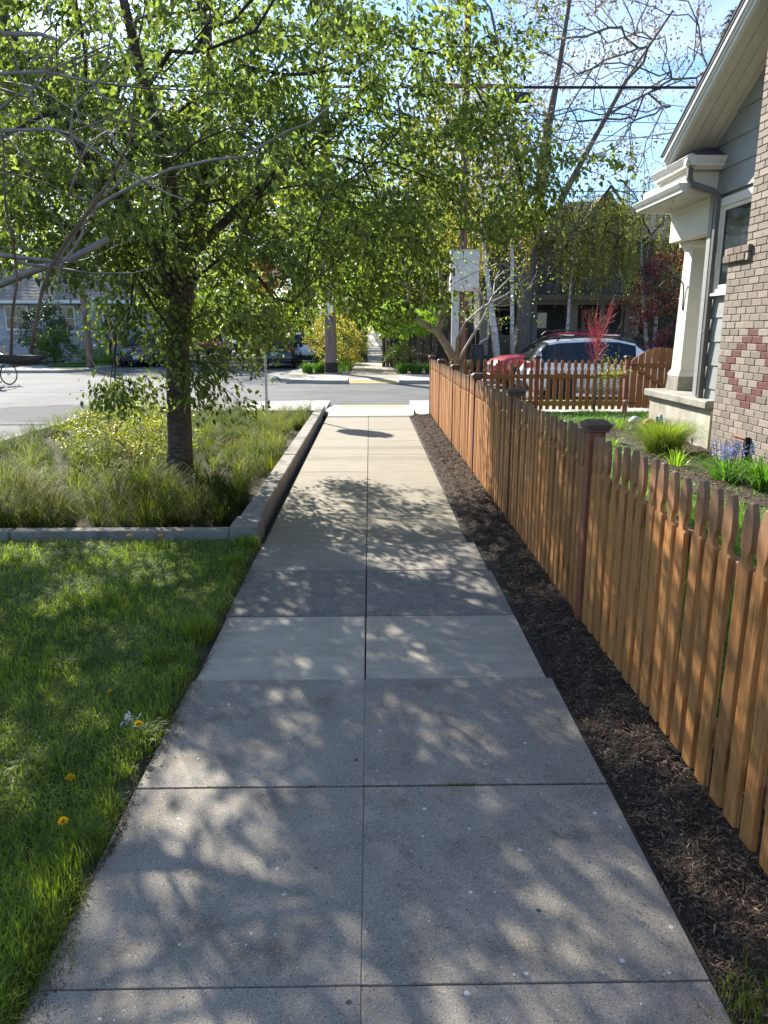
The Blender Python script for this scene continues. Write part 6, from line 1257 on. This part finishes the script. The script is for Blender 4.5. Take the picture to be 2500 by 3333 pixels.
def skinned(name, pts, edges, rad, m, parent=None, sub=2):
    me = bpy.data.meshes.new(name); me.from_pydata(pts, edges, []); o = bpy.data.objects.new(name, me); link(o, parent); me.materials.append(m)
    sk = o.modifiers.new('skin', 'SKIN'); sk.use_smooth_shade = True
    for i, r_ in enumerate(rad): me.skin_vertices[0].data[i].radius = (r_, r_)
    me.skin_vertices[0].data[0].use_root = True; o.modifiers.new('sub', 'SUBSURF').levels = sub; o.modifiers['sub'].render_levels = sub; return o
pr_ = empty('person', (-12.6,26.9,-.13), R(66), label='cyclist in a pink top and pale jeans riding at the left edge', cat='person')
P_ = [(-.80,0,1.03),(-.78,0,1.16),(-.72,0,1.32),(-.62,0,1.47),(-.60,0,1.54),(-.56,0,1.62),(-.53,0,1.72), (-.62,.17,1.46),(-.44,.23,1.26),(-.22,.27,1.09), (-.62,-.17,1.46),(-.44,-.23,1.26),(-.22,-.27,1.09), (-.80,.10,1.0),(-.42,.11,.86),(-.60,.10,.46),(-.50,.10,.38), (-.80,-.10,1.0),(-.44,-.11,.72),(-.66,-.10,.24),(-.54,-.10,.16)]
E_ = [(0,1),(1,2),(2,3),(3,4),(4,5),(5,6),(3,7),(7,8),(8,9),(3,10),(10,11),(11,12),(0,13),(13,14),(14,15),(15,16),(0,17),(17,18),(18,19),(19,20)]
bd = skinned('body', P_, E_, [.13,.12,.125,.10,.05,.088,.07,.055,.04,.03,.055,.04,.03,.085,.065,.042,.035,.085,.065,.042,.035], M['skin'], pr_)
skinned('shirt', P_[:4]+[P_[7],tuple(np.array(P_[7])*.35+np.array(P_[8])*.65),P_[8],P_[10],P_[11]], [(0,1),(1,2),(2,3),(3,4),(4,5),(5,6),(3,7),(7,8)], [.155,.145,.15,.115,.075,.06,.058,.075,.058], M['pink'], pr_)
skinned('jeans', [P_[0],P_[13],P_[14],P_[15],P_[17],P_[18],P_[19]], [(0,1),(1,2),(2,3),(0,4),(4,5),(5,6)], [.15,.105,.082,.055,.105,.082,.055], M['denim'], pr_)
MB().lathe([(.118,1.68),(.122,1.74),(.10,1.80),(.05,1.84),(0,1.85)],(-.54,0,0),'Z',18).build('helmet', M['signwhite'], pr_, True)
for sgn in (1,-1):
    hd = MB().bbox((-.26,sgn*.27-.035,1.055),(-.18,sgn*.27+.035,1.10),.012)
    hd.build('hand', M['skin'], pr_, True)
    for k in range(4): MB().tube([(-.19,sgn*.27-.03+k*.02,1.09),(-.155,sgn*.27-.03+k*.02,1.08),(-.155,sgn*.27-.03+k*.02,1.05),(-.18,sgn*.27-.03+k*.02,1.04)],[.010,.010,.009,.008],6).build('finger', M['skin'], pr_, True)
    MB().tube([(-.25,sgn*.235,1.06),(-.21,sgn*.225,1.045),(-.18,sgn*.225,1.045)],[.012,.010,.009],6).build('thumb', M['skin'], pr_, True)
    MB().bbox((-.62 if sgn>0 else -.66, sgn*.10-.04, .30 if sgn>0 else .09),(-.38 if sgn>0 else -.42, sgn*.10+.04, .38 if sgn>0 else .17),.02).build('shoe', M['signwhite'], pr_, True)

# ============================================================ SMALL GARDEN THINGS
def tussock(name, label, cat, base, n_, h, r, m, w_=.006, lean=.6, group=None, seg=4):
    a = rng.uniform(0,6.28,n_); q = rng.uniform(0,1,n_)**.7*r*.4; o = empty(name, base, 0, label, cat, group)
    blades('leaves', np.stack([q*np.cos(a),q*np.sin(a),np.zeros(n_)],1), rng.uniform(.5,1,n_)*h, rng.uniform(.6,1.2,n_)*w_, rng.uniform(.1,1,n_)*r*lean*1.4, m, o, seg, a, 1.4); return o
tussock('ornamental_grass', 'large rounded clump of green grass before the porch wall', 'ornamental grass', (3.95,10.0,.09), 2600, .50, .55, M['grass'], .006, .8)
tussock('daylily', 'yellow green strappy plant between the grass clump and the brick wall', 'plant', (3.72,8.95,.1), 42, .26, .3, M['leaf_lime'], .018, .9)
tussock('young_lily', 'small yellow green shoots in the bed beyond the capped post', 'plant', (3.45,10.6,.1), 26, .15, .15, M['leaf_lime'], .014, .8)
tussock('young_lily', 'pale green shoots beside the mushroom ornaments', 'plant', (4.15,12.4,.1), 30, .22, .18, M['leaf_lime'], .014, .8)
bb = tussock('bluebell', 'clump of blue bluebells flowering below the iron ash door', 'flower', (3.92,8.05,.1), 260, .30, .40, M['iris'], .013, .9)
P=[];D=[];stm=MB()
for i in range(30):
    a = rng.uniform(0,6.28); q = rng.uniform(0,.17); b = np.array([q*math.cos(a),q*math.sin(a),0]); t_ = b*1.7+np.array([0,0,.40+rng.uniform(-.06,.06)]); stm.tube([b,tuple((b+t_)/2+np.array([0,0,.03])),t_],.003,4)
    for k in range(12): P.append(b+(t_-b)*rng.uniform(.68,1.02)+rng.normal(0,.014,3)); D.append((*rng.normal(0,.5,2),-.9))
stm.build('flower_stems', M['iris'], bb); P=np.array(P); leaves('flowers', P, np.array(D), np.full(len(P),.026), np.full(len(P),.018), M['petal_blue'], bb)['kind'] = 'stuff'
tussock('daylily', 'broad leaved green plant at the brick wall right of the bluebells', 'plant', (4.08,7.55,.1), 200, .36, .38, M['iris'], .024, .8)
for (x,y,z,l,c2) in ((-2.6,32.0,.1,'bright green iris clump left of the poster pole',1),(-2.1,32.3,0,'second iris clump close against the poster pole',1),(1.35,31.8,0,'tall iris clump on the right corner of the far walk',1),(1.9,31.6,0,'iris clump right of the corner iris clump',1),(2.5,31.5,0,'grassy iris clump below the pink shrub',1),(3.1,31.6,0,'iris clump nearest the fence corner',1)):
    tussock('iris_clump', l, 'plant', (x,y,0), 260, .5, .5, M['iris'], .03, .5, 'iris clumps at the far corner', 3)
tussock('iris_clump', 'upright shoots at the base of the tree left of the barrel', 'plant', (4.0,32.2,0), 120, .6, .3, M['iris'], .03, .5)
for (x,y,c1,l) in ((4.32,12.2,(.42,.45,.40),'grey mushroom shaped garden ornament by the porch'),(4.42,11.85,(.50,.18,.14),'red capped mushroom ornament nearest the grass clump')):
    g_ = empty('garden_ornament', (x,y,.10), 0, l, 'ornament'); MB().lathe([(.075,0),(.08,.05),(.05,.12),(.045,.15)], n=14).build('stem', M['conc_white'], g_, True); MB().lathe([(.10,.145),(.105,.17),(.085,.21),(.045,.245),(0,.255)], n=16).build('cap', plain('ornament_'+l[:4], c1, .7), g_, True)
g_ = empty('garden_ornament', (4.52,11.65,.1), 0, 'slim blue and black garden ornament standing at the porch wall corner', 'ornament'); MB().lathe([(.035,0),(.045,.1),(.04,.25),(.02,.33),(0,.34)], n=12).build('figure', plain('ornament_blue',(.12,.3,.45),.5), g_, True); MB().box((-.05,.03,0),(.05,.05,.30)).build('back', M['black'], g_)
g_ = empty('solar_light', (4.62,13.6,.1), 0, 'little stake light in the lawn before the gate', 'garden light'); MB().cyl((0,0,0),(0,0,.3),.01).build('stake', M['iron'], g_); MB().lathe([(.04,.3),(.045,.36),(.06,.365),(.03,.39),(0,.395)], n=12).build('lamp', M['iron'], g_)
for i,(x,y,h_,l) in enumerate(((-1.03,2.22,.085,'yellow dandelion nearest the camera'),(-1.11,2.49,.075,'second dandelion from the camera, lying flat in the grass'),(-.97,2.86,.085,'dandelion at the ragged pavement edge by the dead leaves'),(-1.21,3.22,.055,'half closed dandelion in the mid lawn'),(-1.81,5.45,.08,'dandelion left of the pair near the garden kerb'),(-1.95,5.9,.07,'dandelion closest to the kerb wall, left of the pair'),(-1.69,5.88,.075,'dandelion right below the kerb wall'),(-1.42,5.1,.055,'small dandelion near the upper right of the lawn'),(-1.1,5.3,.055,'faint dandelion close to the dark pavement slab'))):
    o = empty('dandelion', (x,y,.02), 0, l, 'flower', 'dandelions in the lawn'); MB().tube([(0,0,-.02),(0,0,h_)],.0022,4).build('stem', M['grass'], o); n=130
    a = rng.uniform(0,6.28,n); e = rng.uniform(.1,1.4,n); D = np.stack([np.cos(a)*np.cos(e),np.sin(a)*np.cos(e),np.sin(e)],1); s_ = 1 if i not in (3,7,8) else .6; leaves('petals', np.tile([0,0,h_],(n,1)), D, np.full(n,.020*s_), np.full(n,.005), M['petal_yellow'], o)
for (x,y,l) in ((-1.06,3.02,'pale clump of dried grass at the middle of the lawn edge'),(-.98,2.95,'smaller pale wisp of dried grass beside the dandelion')):
    o = empty('dry_tuft', (x,y,.03), 0, l, 'weed'); n=90; leaves('leaves', rng.normal(0,.016,(n,3)), rng.normal(0,1,(n,3)), np.full(n,.025), np.full(n,.008), M['petal_white'], o)
ft = MB().prism([(1.10,1.5),(1.32,1.45),(1.5,1.7),(1.42,1.95),(1.25,1.98),(1.12,1.8)], -.2, .02); tag(ft.build('post_footing', M['conc_lip']), 'rough sandy concrete footing around the nearest fence post', 'footing')
